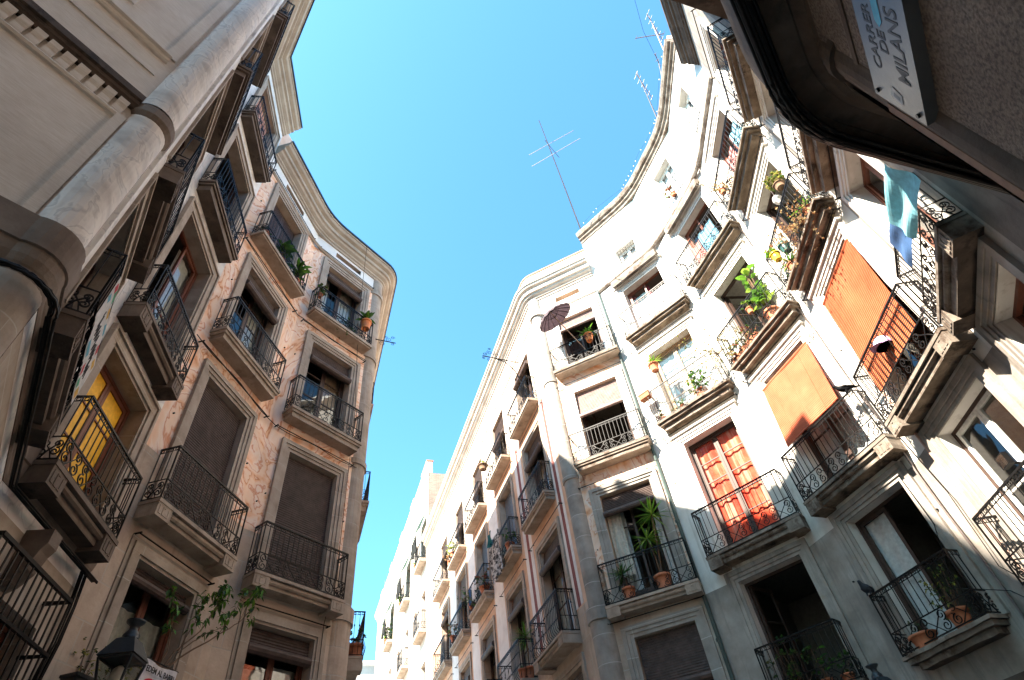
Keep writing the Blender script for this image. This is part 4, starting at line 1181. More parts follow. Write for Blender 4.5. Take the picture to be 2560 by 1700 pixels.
def plant(label, F, u, off, h, kind='bush', r=.12, ph=.2, mat='pot', cols=('mid_green',), size=.3, n=90, L=.09, w=.028, square=None, seed=1, name='potted_plant', group=GP, heads=None, hang=0):
    rs = random.Random(seed)
    base = F.p(u, off, h)
    t = thing(name, base, label, 'plant', group)
    if mat: potmesh(base, r, ph, MT[mat], t, (F, *square) if square else None)
    mats = [GR[c] for c in cols]; top = base + Vector((0, 0, ph))
    g = MB(); st = MB()
    if kind == 'bush':
        c = top + Vector((0, 0, size * .6))
        a = square[0] * .5 if square else size * .75
        if square:
            for i in range(4):
                cc = F.p(u + (i - 1.5) * square[0] / 4, off, h + ph + size * rs.uniform(.2, .5)); st = MB(); clump(g, cc, (square[0] / 5, square[0] / 5, size * .6), n // 4, L, w, len(mats), rs, st); st.build('stem', MT['twig'], t); st = MB()
        else: clump(g, c, (size * .75, size * .75, size * .75), n, L, w, len(mats), rs, st)
    elif kind == 'strap':                        # grassy arching leaves
        for i in range(n):
            d = rdir(rs, .1); d.z = abs(d.z) + .5
            leafq(g, top, d, L * rs.uniform(.6, 1.1), w, rs.randrange(len(mats)), rs.uniform(.3, 1.), .15, 5)
    elif kind == 'yucca':
        for hx, hy, hz, rr in heads:
            tip = top + Vector(((F.t * hx + F.n * hy).x, (F.t * hx + F.n * hy).y, hz))
            st = MB(); st.tube([top - Vector((0, 0, .05)), (top + tip) / 2 + Vector((.02, .01, 0)), tip], [.024, .02, .018], 6); st.build('stem', MT['twig'], t); st = MB()
            for i in range(n):
                d = rdir(rs, -.55)
                leafq(g, tip, d, rr * rs.uniform(.75, 1.1), w, rs.randrange(len(mats)), rs.uniform(0, .35), .2, 3)
    elif kind == 'broad':                        # large leaves on upright stalks
        for i in range(n):
            a = rs.uniform(0, 2 * PI); q = Vector((math.cos(a), math.sin(a), 0))
            z = rs.uniform(.15, 1) * size
            p = top + q * rs.uniform(.02, .10) + Vector((0, 0, z))
            if i % 2 == 0: st.tube([top, p], .008, 4)
            leafq(g, p, q + Vector((0, 0, rs.uniform(.2, 1.))), L * rs.uniform(.7, 1.15), w, rs.randrange(len(mats)), rs.uniform(.2, .6), .2, 4)
    elif kind == 'trail':                        # hanging and scrambling stems
        for i in range(n):
            d = rdir(rs, -.2); p = top.copy(); pts = [p.copy()]
            for k in range(6):
                d = (d + rdir(rs) * .55 - Vector((0, 0, hang))).normalized(); p = p + d * (size / 5); pts.append(p.copy())
                for q in range(3): leafq(g, p + rdir(rs) * .02, rdir(rs), L * rs.uniform(.6, 1.1), w, rs.randrange(len(mats)), .2, .2, 2)
            st.tube(pts, .0045, 3)
    g.build('foliage', mats, t)
    if st.f: st.build('stem', MT['twig'], t)
    return t


# ---- plants of the marbled house
plant('terracotta pot at the left end of the top balcony with a closed shutter', L1, -.18, .2, 13.15, 'bush', .13, .24, 'pot', ('deep_green', 'mid_green'), .16, 60, .08, .025, seed=2)
plant('dark broad leaved plant in the middle of the top balcony with shuttered window', L1, .6, .2, 13.15, 'broad', .11, .2, 'pot', ('deep_green', 'mid_green'), .55, 26, .32, .06, seed=3)
plant('bright leaved plant spilling over the right end of the top balcony with shuttered window', L1, 1.38, .24, 13.15, 'broad', .12, .2, 'pot', ('fresh_green', 'mid_green'), .5, 34, .36, .055, seed=4)
plant('small leafy geranium on the left corner of the top balcony with the orange pot', L2, -.26, .26, 13.75, 'bush', .08, .15, 'pot', ('mid_green', 'olive'), .26, 90, .07, .035, seed=5)
plant('large bright orange pot on the rail corner of the top balcony near the lamp bracket', L2, 1.45, .32, 13.72, 'broad', .17, .34, 'potorange', ('fresh_green', 'mid_green'), .22, 16, .34, .05, seed=6)
plant('low trailing plant behind the scrollwork of the blue curtained top balcony', L2, .7, .22, 13.15, 'trail', .1, .14, 'potdark', ('deep_green', 'mid_green'), .35, 12, .06, .02, seed=7, hang=.15)
plant('terracotta pot with a small shrub on the first balcony round the street corner', LS, 2.7, .45, 5.42, 'bush', .2, .42, 'pot', ('deep_green', 'mid_green'), .3, 60, .09, .03, seed=8)

# long branches growing out over the lantern
rs = random.Random(21)
b0 = L1.p(.62, .3, 2.95)
t = thing('ficus_branch', b0, 'leafy ficus with long bare branches reaching right from behind the lantern', 'plant')
st = MB(); g = MB()
def branch(pts, r0, r1, leafy, nl):
    P = [L1.p(*q) for q in pts]; fine = []
    for a, c in zip(P, P[1:]):
        for k in range(5): fine.append(a.lerp(c, k / 5) + rdir(rs) * .008)
    fine.append(P[-1]); n = len(fine)
    st.tube(fine, [r0 + (r1 - r0) * i / (n - 1) for i in range(n)], 5)
    for i in range(n):
        if i / n < leafy: continue
        for k in range(nl):
            leafq(g, fine[i] + rdir(rs) * .035, rdir(rs, -1) + Vector((0, 0, -.5)), rs.uniform(.07, .115), rs.uniform(.018, .029), rs.randrange(3), .3, .25, 3)
        if rs.random() < .55:
            d = rdir(rs, -.2); q = fine[i] + d * rs.uniform(.08, .2)
            st.tube([fine[i], q], .003, 3)
            for k in range(9): leafq(g, q + rdir(rs) * .06, rdir(rs) + Vector((0, 0, -.6)), rs.uniform(.07, .12), .024, rs.randrange(3), .3, .25, 3)
branch([(.6, .3, 3.0), (.95, .42, 3.55), (1.5, .5, 4.0), (2.0, .5, 4.4), (2.35, .5, 4.78)], .016, .005, .88, 5)
branch([(.6, .3, 3.05), (.85, .4, 3.6), (1.2, .45, 4.0), (1.45, .45, 4.45), (1.55, .45, 4.85)], .013, .004, .72, 5)
branch([(1.2, .45, 4.0), (1.35, .5, 4.4), (1.4, .5, 4.75)], .007, .003, .3, 4)
branch([(.9, .42, 3.6), (1.25, .48, 3.95), (1.7, .5, 4.25)], .008, .004, .4, 3)
branch([(1.6, .5, 4.1), (1.85, .5, 4.55), (2.0, .5, 4.95)], .006, .003, .35, 5)
branch([(2.0, .5, 4.4), (2.2, .5, 4.9), (2.35, .5, 5.1)], .005, .003, .5, 5)
branch([(.62, .3, 3.0), (.75, .35, 3.6), (.7, .3, 4.1), (.55, .25, 4.5)], .01, .004, .45, 3)
branch([(.6, .3, 3.0), (.9, .36, 3.5), (1.1, .4, 4.1), (1.15, .4, 4.5)], .008, .004, .55, 3)
g.build('foliage', [GR['deep_green'], GR['mid_green'], GR['fresh_green']], t); st.build('branch', MT['twig'], t)
plant('low yellowish hedge plant in a box on the sill behind the lantern', L1, .2, .2, 2.75, 'bush', .1, .2, 'potdark', ('olive', 'yellow_green', 'deep_green'), .5, 420, .05, .014, (1.5, .22), 22, 'window_box')

# ---- plants of the striped corner house
plant('spiky potted dracaena beside the open parasol', M1, 1.02, .22, 13.95, 'strap', .16, .3, 'potorange', ('fresh_green', 'mid_green'), .5, 40, .62, .022, seed=30)
plant('tall two headed yucca standing on the balcony below the half lowered lilac blind', M1, 1.05, .2, 5.45, 'yucca', .2, .36, 'pot', ('fresh_green', 'lime_green', 'mid_green'), n=46, w=.022, heads=[(.2, .05, 1.5, .55), (-.08, .02, .95, .5)], seed=31)
plant('smaller dark green yucca in a clay pot left of the two headed yucca', M1, .2, .22, 5.45, 'yucca', .16, .3, 'pot', ('mid_green', 'deep_green'), n=44, w=.02, heads=[(-.06, 0, .35, .42)], seed=32)
plant('hanging basket of brown coir outside the second top floor balcony of the striped street front', ML, 6.15, .45, 13.9, 'bush', .2, .22, 'twig', ('mid_green', 'lime_green'), .18, 60, .1, .02, seed=33)
plant('yellow green plant on the fourth top floor balcony of the striped street front', ML, 12.3, .3, 13.3, 'bush', .14, .2, 'pot', ('lime_green', 'yellow_green'), .4, 160, .1, .03, seed=34)
plant('dry orange plant on the fourth top floor balcony of the striped street front', ML, 12.95, .3, 13.2, 'bush', .12, .2, 'pot', ('dry_straw', 'dry_brown'), .35, 120, .09, .03, seed=35)
plant('dark potted shrub on the second middle balcony of the striped street front', ML, 4.5, .25, 9.48, 'bush', .17, .28, 'pot', ('deep_green', 'mid_green'), .4, 120, .09, .03, seed=36)
plant('rusty leaved plants crowding the third middle balcony of the striped street front', ML, 7.7, .28, 9.48, 'bush', .2, .25, 'pot', ('red_leaf', 'olive', 'deep_green'), .5, 170, .1, .035, seed=37)
plant('green tangle at the far end of the third middle balcony, striped house', ML, 9.4, .3, 9.6, 'trail', .16, .25, 'pot', ('olive', 'deep_green', 'mid_green'), .6, 16, .08, .025, seed=38)
plant('green and red plant on the fourth middle balcony of the striped street front', ML, 12.6, .3, 9.6, 'bush', .16, .25, 'pot', ('mid_green', 'red_leaf'), .45, 140, .1, .03, seed=39)
plant('spiky green yucca in the second window above the striped balcony', ML, 4.15, .2, 5.45, 'yucca', .16, .3, 'pot', ('mid_green', 'fresh_green'), n=46, w=.018, heads=[(0, 0, .85, .5)], seed=40)
plant('two small red pots on the near end of the second lower balcony', ML, 4.15, .42, 5.45, 'bush', .12, .26, 'pot', ('deep_green', 'mid_green'), .12, 30, .07, .02, seed=41)
for i, (u, h) in enumerate(((33.3, 17.2), (27.1, 17.2), (21.7, 17.2))):
    plant(['large bright green shrub on the farthest top balcony with an awning', 'green potted plant on the middle top balcony with an awning', 'small green plant on the nearest top balcony with an awning'][i], ML, u, .3, h, 'bush', .2, .35, 'pot', ('fresh_green', 'lime_green', 'mid_green'), (.8, .45, .3)[i], (260, 120, 60)[i], .16, .05, seed=50 + i)

# ---- plants of the white house
plant('hanging clay pot with long grassy leaves before the white doors', RA, .2, .42, 11.2, 'strap', .15, .26, 'pot', ('lime_green', 'fresh_green'), .4, 60, .5, .012, seed=60)
plant('round green bush on the balcony with white doors', RA, 1.12, .22, 9.62, 'bush', .16, .26, 'pot', ('mid_green', 'fresh_green', 'deep_green'), .46, 330, .075, .03, seed=61)
plant('red brown trough hanging on the left side rail of the balcony with white doors', RA, -.42, .3, 10.62, 'trail', .1, .18, 'pot', ('dry_brown', 'olive'), .3, 7, .04, .015, (.34, .2), 62, 'hanging_trough', hang=.5)
plant('small pot of red flowers at the left foot of the balcony with white doors', RA, -.16, .25, 9.62, 'bush', .09, .14, 'pot', ('red_leaf', 'mid_green'), .18, 50, .06, .03, seed=63)
plant('sparse climbing plant between the pots on the balcony with white doors', RA, .5, .28, 9.62, 'trail', .08, .12, 'pot', ('olive', 'mid_green'), .3, 8, .05, .02, seed=64)
plant('large rubber plant with big glossy leaves by the open room', RB, 1.3, .16, 9.62, 'broad', .2, .36, 'pot', ('fresh_green', 'lime_green', 'mid_green'), 1.7, 46, .3, .085, seed=65)
plant('tangle of dry creeper off the left end of the rubber plant balcony', RB, -.5, .38, 10.2, 'trail', .1, .1, None, ('dry_straw', 'yellow_green', 'olive'), 1.0, 34, .05, .018, seed=66, name='dry_creeper', hang=.05)
plant('row of small mixed pots along the foot of the rubber plant balcony', RB, .25, .24, 9.62, 'bush', .1, .18, 'pot', ('deep_green', 'red_leaf', 'dry_straw', 'mid_green'), .5, 330, .07, .025, (1.0, .2), 67, 'window_box')
plant('small hanging pot on the bars right of the row of mixed pots', RB, .95, .33, 10.3, 'bush', .09, .16, 'pot', ('mid_green', 'lime_green'), .2, 60, .07, .025, seed=68)
plant('wire basket of curly pale leaves hanging under the lintel of the upper right room', RC, 1.42, .28, 11.0, 'bush', .13, .14, 'twig', ('yellow_green', 'olive', 'dry_straw', 'mid_green'), .3, 330, .07, .025, seed=69)
plant('heap of dried orange flowers lying over the balcony of the hanging basket', RC, 1.2, .36, 9.7, 'trail', .1, .1, None, ('dry_brown', 'dry_straw'), .75, 46, .05, .02, seed=70, name='dried_flowers', hang=.25)
plant('grassy green plant behind the heap of dried orange flowers', RC, 1.5, .2, 9.75, 'strap', .12, .2, 'pot', ('fresh_green', 'mid_green'), .4, 46, .5, .014, seed=71)
plant('yellow glazed pot on the left rail of the hanging basket balcony', RC, .05, .38, 10.2, 'bush', .12, .22, 'potyellow', ('fresh_green', 'lime_green'), .18, 46, .09, .035, seed=72)
plant('dark green round pot beside the yellow glazed pot', RC, .3, .25, 10.15, 'bush', .13, .24, 'potgreen', ('mid_green',), .1, 20, .06, .02, seed=73)
plant('spidery green plant at the left foot of the hanging basket balcony', RC, .2, .3, 9.62, 'strap', .12, .18, 'pot', ('mid_green', 'fresh_green', 'dry_straw'), .4, 50, .5, .014, seed=74)
plant('dry orange plant at the left end of the balcony with the red door', RC, -.12, .33, 13.6, 'trail', .1, .16, 'pot', ('dry_brown', 'dry_straw', 'yellow_green'), .45, 16, .05, .02, seed=75)
plant('leafy shrub behind the railing of the dark open doorway', RA, .52, .2, 2.72, 'bush', .16, .26, 'pot', ('mid_green', 'deep_green', 'olive'), .62, 300, .065, .026, seed=76)
plant('few big pale leaves right of the leafy shrub in the dark doorway', RA, .95, .18, 2.72, 'broad', .12, .2, 'pot', ('fresh_green', 'mid_green'), .55, 12, .2, .07, seed=77)
plant('low clump of leaves at the right foot of the dark doorway balcony', RA, 1.35, .24, 2.72, 'bush', .12, .16, 'pot', ('mid_green', 'deep_green'), .3, 110, .06, .025, seed=78)
plant('thin leaved shrub in an orange pot beside the blue white door', RB, 1.08, .2, 2.72, 'bush', .17, .28, 'pot', ('olive', 'yellow_green', 'deep_green'), .55, 240, .055, .02, seed=79)
plant('wide clay bowl at the left foot of the balcony with the blue white door', RB, .35, .22, 2.72, 'bush', .22, .2, 'pot', ('olive', 'deep_green'), .16, 40, .06, .02, seed=80)
plant('green flowers in the bars of the middle attic window', RB, .7, .1, 16.75, 'bush', .1, .12, 'pot', ('mid_green', 'red_leaf'), .3, 70, .08, .03, seed=81)

# ---- open parasol
base = M1.p(.82, .2, 13.6); apex = M1.p(.10, 1.02, 15.25)
t = thing('parasol', base, 'open dark violet parasol leaning out from a top balcony', 'parasol')
ax = (apex - base).normalized(); X = ax.orthogonal().normalized(); Y = ax.cross(X)
g = MB(); N = 16; ringsN = 6; RP = .68
def cp(k, i):
    a = 2 * PI * k / N; t_ = i / ringsN; r_ = RP * t_; drop = .30 * t_ ** 1.9
    sc_ = 1.0
    return apex + X * (r_ * math.cos(a)) + Y * (r_ * math.sin(a)) - ax * drop
for k in range(N):
    for i in range(ringsN):
        a0, a1, b1, b0_ = cp(k, i), cp(k + 1, i), cp(k + 1, i + 1), cp(k, i + 1)
        mid0, mid1 = (a0 + a1) / 2 - ax * -.0, (b0_ + b1) / 2
        sag = ax * (-.028 * (i + 1) / ringsN); sag0 = ax * (-.028 * i / ringsN)
        g.face([a0, mid0 + sag0, mid1 + sag, b0_]); g.face([mid0 + sag0, a1, b1, mid1 + sag])
g.build('canopy', flat('dark_violet_cloth', (.075, .05, .06), .75, trans=.25), t)
g = MB(); g.tube([base - ax * .1, base.lerp(apex, .5), apex + ax * .06], .017, 6); g.build('pole', MT['woodlt'], t)
g = MB()
for k in range(N): g.tube([cp(k, i) - ax * .014 for i in range(ringsN + 1)], .011, 4)
for k in range(0, N): g.tube([cp(k, 3) - ax * .015, apex - ax * .32], .004, 3)
g.build('rib', MT['iron'], t)

# ---- laundry and cloths
def cloth(name, label, F, u0, u1, ha, hb, off, mat, amp=.03, waves=4, gather=0., cat='cloth', group='washing hung over balcony rails'):
    g = MB(); drape(g, F, u0, u1, ha, hb, off, amp, waves, gather=gather)
    return tag(g.build(name, mat, None, True), label, cat, group)


cloth('white_sheet', 'white sheet hung inside the railing of an upper balcony', RA, .22, 1.82, 14.1, 13.2, .33, MT['cloth_w'], .012, 3)
turq = flat('turquoise_towelling', (.24, .60, .70), .95, trans=.25)
denim = flat('denim_blue_cloth', (.035, .10, .24), .95)
g = MB()
def quadcloth(g, A, B, C, D, nx=14, ny=14, amp=.03, m=0, nrm=None):
    for i in range(nx):
        for j in range(ny):
            P = []
            for a, c in ((i, j), (i + 1, j), (i + 1, j + 1), (i, j + 1)):
                s, q = a / nx, c / ny
                p = A.lerp(B, s).lerp(D.lerp(C, s), q)
                p = p + nrm * (amp * math.sin(7 * s + 3 * q) + amp * .6 * math.sin(15 * s * (1 - .4 * q)) * q)
                P.append(p)
            g.face(P, m)
n3 = Vector((RD.n.x, RD.n.y, 0))
quadcloth(g, RD.P(*cr(1960, 0, 655, 1065), .52), RD.P(*cr(1960, 0, 905, 1175), .5), RD.P(*cr(1960, 550, 862, 125), .5), RD.P(*cr(1960, 550, 690, 20), .56), nrm=n3)
tag(g.build('turquoise_towel', turq, None, True), 'bright turquoise towel hung over the rail of the shaded corner balcony', 'towel', 'washing hung over balcony rails')
g = MB(); quadcloth(g, RD.P(*cr(1960, 550, 690, 5), .50), RD.P(*cr(1960, 550, 845, 100), .48), RD.P(*cr(1960, 550, 838, 312), .47), RD.P(*cr(1960, 550, 694, 150), .48), nrm=n3, amp=.012)
tag(g.build('denim_towel', denim, None, True), 'dark denim blue cloth showing below the turquoise towel', 'towel', 'washing hung over balcony rails')
cloth('striped_towel', 'pale blue towel behind the bars of the balcony with the red door', RB, .75, 1.4, 14.1, 13.15, .26, flat('pale_blue_towel', (.20, .42, .55), .9, trans=.2), .03, 2)
cloth('pink_towel', 'faded pink towel behind the bars of the balcony with the red door', RB, .3, .7, 14.0, 13.2, .24, flat('faded_pink_towel', (.62, .25, .22), .9, trans=.2), .03, 2)
cloth('blue_towel', 'light blue cloth behind the bars of the far right upper balcony', RC, 1.25, 1.75, 14., 13.2, .25, flat('light_blue_cloth', (.25, .5, .62), .9, trans=.2), .03, 2)
cloth('rose_towel', 'rose coloured cloth behind the bars of the far right upper balcony', RC, .6, 1.1, 13.9, 13.2, .25, flat('rose_cloth', (.62, .28, .26), .9, trans=.2), .03, 2)
shawl = pmat('black_white_patterned_cloth', [(.02, .02, .02), (.06, .06, .06), (.55, .55, .53), (.6, .6, .58)], 9., bump=.1)
cloth('patterned_shawl', 'black and white patterned shawl hung over a street balcony', ML, 4.85, 6.15, 10.55, 9.05, .46, shawl, .06, 3, .08)
cloth('teal_towel', 'teal towel hung beside the patterned shawl', ML, 5.5, 5.95, 10.8, 10.3, .56, flat('teal_cloth', (.01, .12, .12), .9), .05, 1.5)
for i, (u, w, m, l) in enumerate(((8.5, .35, 'cloth_w', 'white cloth drying on the third lower street balcony'), (9.0, .35, None, 'navy cloth drying on the third lower street balcony'))):
    cloth('drying_cloth', l, ML, u, u + w, 10.3, 9.7, .44, MT[m] if m else denim, .03, 2)
blackc = flat('black_washing', (.012, .014, .014), .95)
for i, u in enumerate((33.0, 26.4, 20.9)):
    g = MB()
    for k in range(5): drape(g, ML, u - .7 + k * .28, u - .45 + k * .28, 18.75, 17.9 - .25 * math.sin(k * 2.1 + i), .62, .07, 1.5, n=10)
    tag(g.build('dark_washing', blackc), ['dark washing under the farthest green awning', 'dark washing under the middle green awning', 'dark washing under the nearest green awning'][i], 'washing', 'washing under the green awnings')
cloth('curtain_cloth', 'pale curtain blowing out beside the yucca balcony window', M1, .02, .4, 8.0, 6.2, -.15, MT['curtain'], .04, 3)

# ---- hat, lamp, floodlight
t = thing('lilac_cap', RC.p(.82, .25, 6.55), 'lilac cap hanging on the straw blind of the right balcony', 'cap')
g = MB(); Mx = RC.mat(.82, .36, 6.5)
g.lathe([(.001, .20), (.08, .19), (.13, .14), (.15, .06), (.15, 0), (.14, 0), (.001, .02)], 18, Mx); g.build('crown', flat('lilac_cloth', (.55, .42, .66), .8), t, True)
g = MB(); g.lathe([(.15, .0), (.15, .04), (.152, .0)], 18, Mx)
g.face([Mx @ Vector((.13 * math.cos(a), .10 + .16 * abs(math.sin(a)), .0)) for a in [PI * k / 8 for k in range(9)]]); g.build('brim', flat('dark_lilac_cloth', (.3, .2, .38), .8), t)
t = thing('hanging_lantern', RC.p(1.08, .25, 10.9), 'small white paper lantern hanging beside the wire basket', 'lantern')
g = MB(); g.lathe([(.02, 0), (.09, .04), (.11, .12), (.09, .2), (.02, .24)], 14, Matrix.Translation(RC.p(1.08, .25, 10.95))); g.build('shade', MT['cloth_w'], t, True)
g = MB(); g.tube([RC.p(1.08, .25, 11.19), RC.p(1.08, .2, 12.2)], .006, 4)
g.build('cord', MT['irongrey'], t)
t = thing('floodlight', RC.p(1.0, .2, 3.95), 'square black floodlight on the wall beside the right balcony', 'floodlight')
g = MB(); g.box(RC, .9, 1.08, .18, .26, 3.9, 4.08); g.build('lamp_body', MT['iron'], t)
g = MB(); g.box(RC, .915, 1.065, .26, .264, 3.915, 4.065); g.build('lamp_glass', MT['glass'], t)
g = MB(); g.tube([RC.p(1.0, 0, 3.9), RC.p(1.0, .18, 3.95)], .02, 6); g.build('bracket', MT['iron'], t)

# ---- street lanterns
MT['lampglass'] = glassmat('lantern_glass', (.86, .86, .83), .08)
MT['lampmetal'] = flat('blue_black_lantern_metal', (.03, .04, .048), .45, .2)
def street_lantern(name, label, F, u, off, h, s=1., rot=.5):
    base = F.p(u, off, h)
    t = thing(name, base, label, 'street lamp', 'wall lanterns of the plaza')
    M_ = Matrix.Translation(base) @ Matrix.Rotation(math.atan2(F.n.y, F.n.x) + rot, 4, 'Z') @ Matrix.Scale(s, 4)
    V = lambda x, y, z: M_ @ Vector((x, y, z))
    def ringq(r, z): return [V(r * math.cos(PI / 4 + k * PI / 2), r * math.sin(PI / 4 + k * PI / 2), z) for k in range(4)]
    g = MB()
    a, c, d = ringq(.43, 0), ringq(.22, .3), ringq(.14, .34)
    for A, B in ((a, c), (c, d)):
        for k in range(4): g.face([A[k], A[(k + 1) % 4], B[(k + 1) % 4], B[k]])
    g.face(a)
    g.build('lantern_roof', MT['lampmetal'], t)
    g = MB(); g.lathe([(.13, .33), (.14, .38), (.10, .44), (.07, .48), (.075, .54), (.15, .6), (.16, .63), (.05, .66), (.001, .67)], 14, M_)
    g.build('chimney_cap', MT['lampmetal'], t, True)
    g = MB(); a, c = ringq(.38, -.03), ringq(.22, -.68)
    for k in range(4):
        g.tube([a[k], c[k]], .022 * s, 4); g.tube([a[k], a[(k + 1) % 4]], .022 * s, 4); g.tube([c[k], c[(k + 1) % 4]], .022 * s, 4)
    g.build('lantern_frame', MT['lampmetal'], t)
    g = MB(); a, c = ringq(.365, -.04), ringq(.21, -.66)
    for k in range(4): g.face([a[k], a[(k + 1) % 4], c[(k + 1) % 4], c[k]])
    g.build('lantern_glass', MT['lampglass'], t)
    g = MB(); g.lathe([(.04, -.68), (.05, -.5), (.09, -.42), (.12, -.3), (.09, -.16), (.03, -.1)], 12, M_); g.build('lamp_bulb', flat('frosted_bulb_glass', (.6, .6, .58), .4), t, True)
    g = MB(); g.lathe([(.03, -1.0), (.09, -.85), (.17, -.72), (.16, -.68)], 10, M_)
    g.tube([V(0, 0, -1.0), F.p(u, off * .6, h - 1.25 * s), F.p(u, 0, h - 1.0 * s)], .025, 6); g.tube([F.p(u, 0, h - .8 * s), F.p(u, .02, h - 1.5 * s)], .05, 6)
    g.build('wall_bracket', MT['lampmetal'], t)
    return t


street_lantern('street_lantern', 'black four sided street lantern with a white banner beside it', L1, -.40, .75, 3.06, .72, .25)
street_lantern('street_lantern', 'blue grey street lantern below the balcony of the dark open doorway', RA, 1.9, .62, 2.38, .66, .9)

# ---- plaque with the street name
def text(s, F, u, off, h, size, mat, parent, width=None, shear=0., ang=0.):
    cu = bpy.data.curves.new('lettering', 'FONT'); cu.body = s; cu.size = size; cu.extrude = .0015; cu.shear = shear; cu.offset = .0016
    o = bpy.data.objects.new('lettering', cu); COL.objects.link(o)
    dg = bpy.context.evaluated_depsgraph_get(); me = bpy.data.meshes.new_from_object(o.evaluated_get(dg)); bpy.data.objects.remove(o)
    me.materials.clear(); me.materials.append(mat)
    wdt = max(v.co.x for v in me.vertices)
    kx = (width / wdt) if width else 1.
    p = F.p(u, off, h); ca, sa = math.cos(ang), math.sin(ang)
    ex = Vector((F.t.x * ca, F.t.y * ca, sa)); ey = Vector((-F.t.x * sa, -F.t.y * sa, ca))
    m = Matrix(((ex.x * kx, ey.x, F.n.x, p.x), (ex.y * kx, ey.y, F.n.y, p.y), (ex.z * kx, ey.z, 0, p.z), (0, 0, 0, 1)))
    me.transform(m)
    return link('lettering', me, parent)


t = thing('street_sign', NW.p(.6, .04, 2.58), 'grey marble street name plaque reading CARRER DE MILANS on the dark wall overhead', 'street sign')
g = MB(); g.box(NW, .21, 1.08, -.01, .06, 2.58, 3.03); g.build('plaque', pmat('grey_sign_marble', [(.095, .092, .088), (.125, .122, .118), (.15, .146, .14)], 3., streak=((.09, .085, .08), .58, .5), bump=.05, rough=.4), t)
ink = flat('worn_black_lettering', (.03, .03, .032), .6)
text('CARRER', NW, .42, .0605, 2.885, .094, ink, t, .38); text('DE', NW, .545, .0605, 2.79, .094, ink, t, .13); text('MILANS', NW, .41, .0605, 2.652, .14, ink, t, .42)
g = MB(); F = NW
g.face([F.p(.695, .0625, 2.815), F.p(.73, .0625, 2.785), F.p(1.0, .0625, 2.785), F.p(1.0, .0625, 2.845), F.p(.73, .0625, 2.845)]); g.build('blue_arrow', flat('turquoise_paint', (.01, .36, .55), .5), t)
g = MB()
for u in (.255, 1.035):
    for h in (2.63, 2.985): g.tube([F.p(u, .055, h), F.p(u, .072, h)], .013, 8)
g.build('bolt', MT['iron'], t)
g = MB(); g.face([F.p(.25, .0625, 2.76), F.p(.315, .0625, 2.755), F.p(.345, .0625, 2.835), F.p(.29, .0625, 2.86), F.p(.262, .0625, 2.83)]); g.face([F.p(.27, .064, 2.775), F.p(.3, .064, 2.77), F.p(.315, .064, 2.82), F.p(.285, .064, 2.83)], 1)
g.build('sticker', [flat('torn_white_paper', (.72, .72, .7), .8), flat('grey_print', (.42, .44, .46), .8)], t)

# ---- banners
A = L1.p(-.07, .8, 3.16); Bp = L1.p(.52, .8, 3.16)
t = thing('white_banner', A, 'white banner reading EDEM AL BARRI with a red prohibition ring by the lantern', 'banner')
g = MB(); nn = Vector((L1.n.x, L1.n.y, 0)); nx, ny = 16, 10
def bq(s, q, o=0.):
    u = -.12 + .66 * s
    return L1.p(u, .8 + o + .018 * math.sin(9 * s + 3 * q), 3.165 - .02 * math.sin(PI * s) - .62 * q)
for i in range(nx):
    for j in range(ny): g.face([bq(i / nx, j / ny), bq((i + 1) / nx, j / ny), bq((i + 1) / nx, (j + 1) / ny), bq(i / nx, (j + 1) / ny)])
g.build('banner_cloth', flat('white_banner_cloth', (.66, .66, .70), .8, trans=.15), t, True)
text('EDEM AL BARRI', L1, -.06, .825, 3.02, .1, flat('black_print', (.02, .02, .022), .7), t, .54)
g = MB(); red = flat('red_print', (.62, .012, .03), .7); K = 40; C0 = (.09, 2.76)
for k in range(K):
    a0, a1 = 2 * PI * k / K, 2 * PI * (k + 1) / K
    g.face([L1.p(C0[0] + r_ * math.cos(a), .824, C0[1] + r_ * math.sin(a)) for r_, a in ((.2, a0), (.2, a1), (.155, a1), (.155, a0))])
g.face([L1.p(C0[0] + x, .8245, C0[1] + z) for x, z in ((-.125, .095), (-.095, .125), (.125, -.095), (.095, -.125))]); g.build('prohibition_ring', red, t)
g = MB(); g.lathe([(.001, .07), (.05, .05), (.07, 0), (.05, -.05), (.001, -.07)], 10, Matrix.Translation(L1.p(.12, .822, 2.74)) @ Matrix(((L1.t.x, 0, L1.n.x * .04, 0), (L1.t.y, 0, L1.n.y * .04, 0), (0, 1, 0, 0), (0, 0, 0, 1)))); g.build('printed_figure', flat('black_figure_print', (.02, .02, .022), .7), t)
g = MB(); g.tube([L1.p(-.14, .8, 3.17), L1.p(.56, .8, 3.17)], .008, 4); g.tube([L1.p(.56, .8, 3.17), L1.p(.9, .1, 3.3)], .004, 3); g.build('cord', MT['iron'], t)

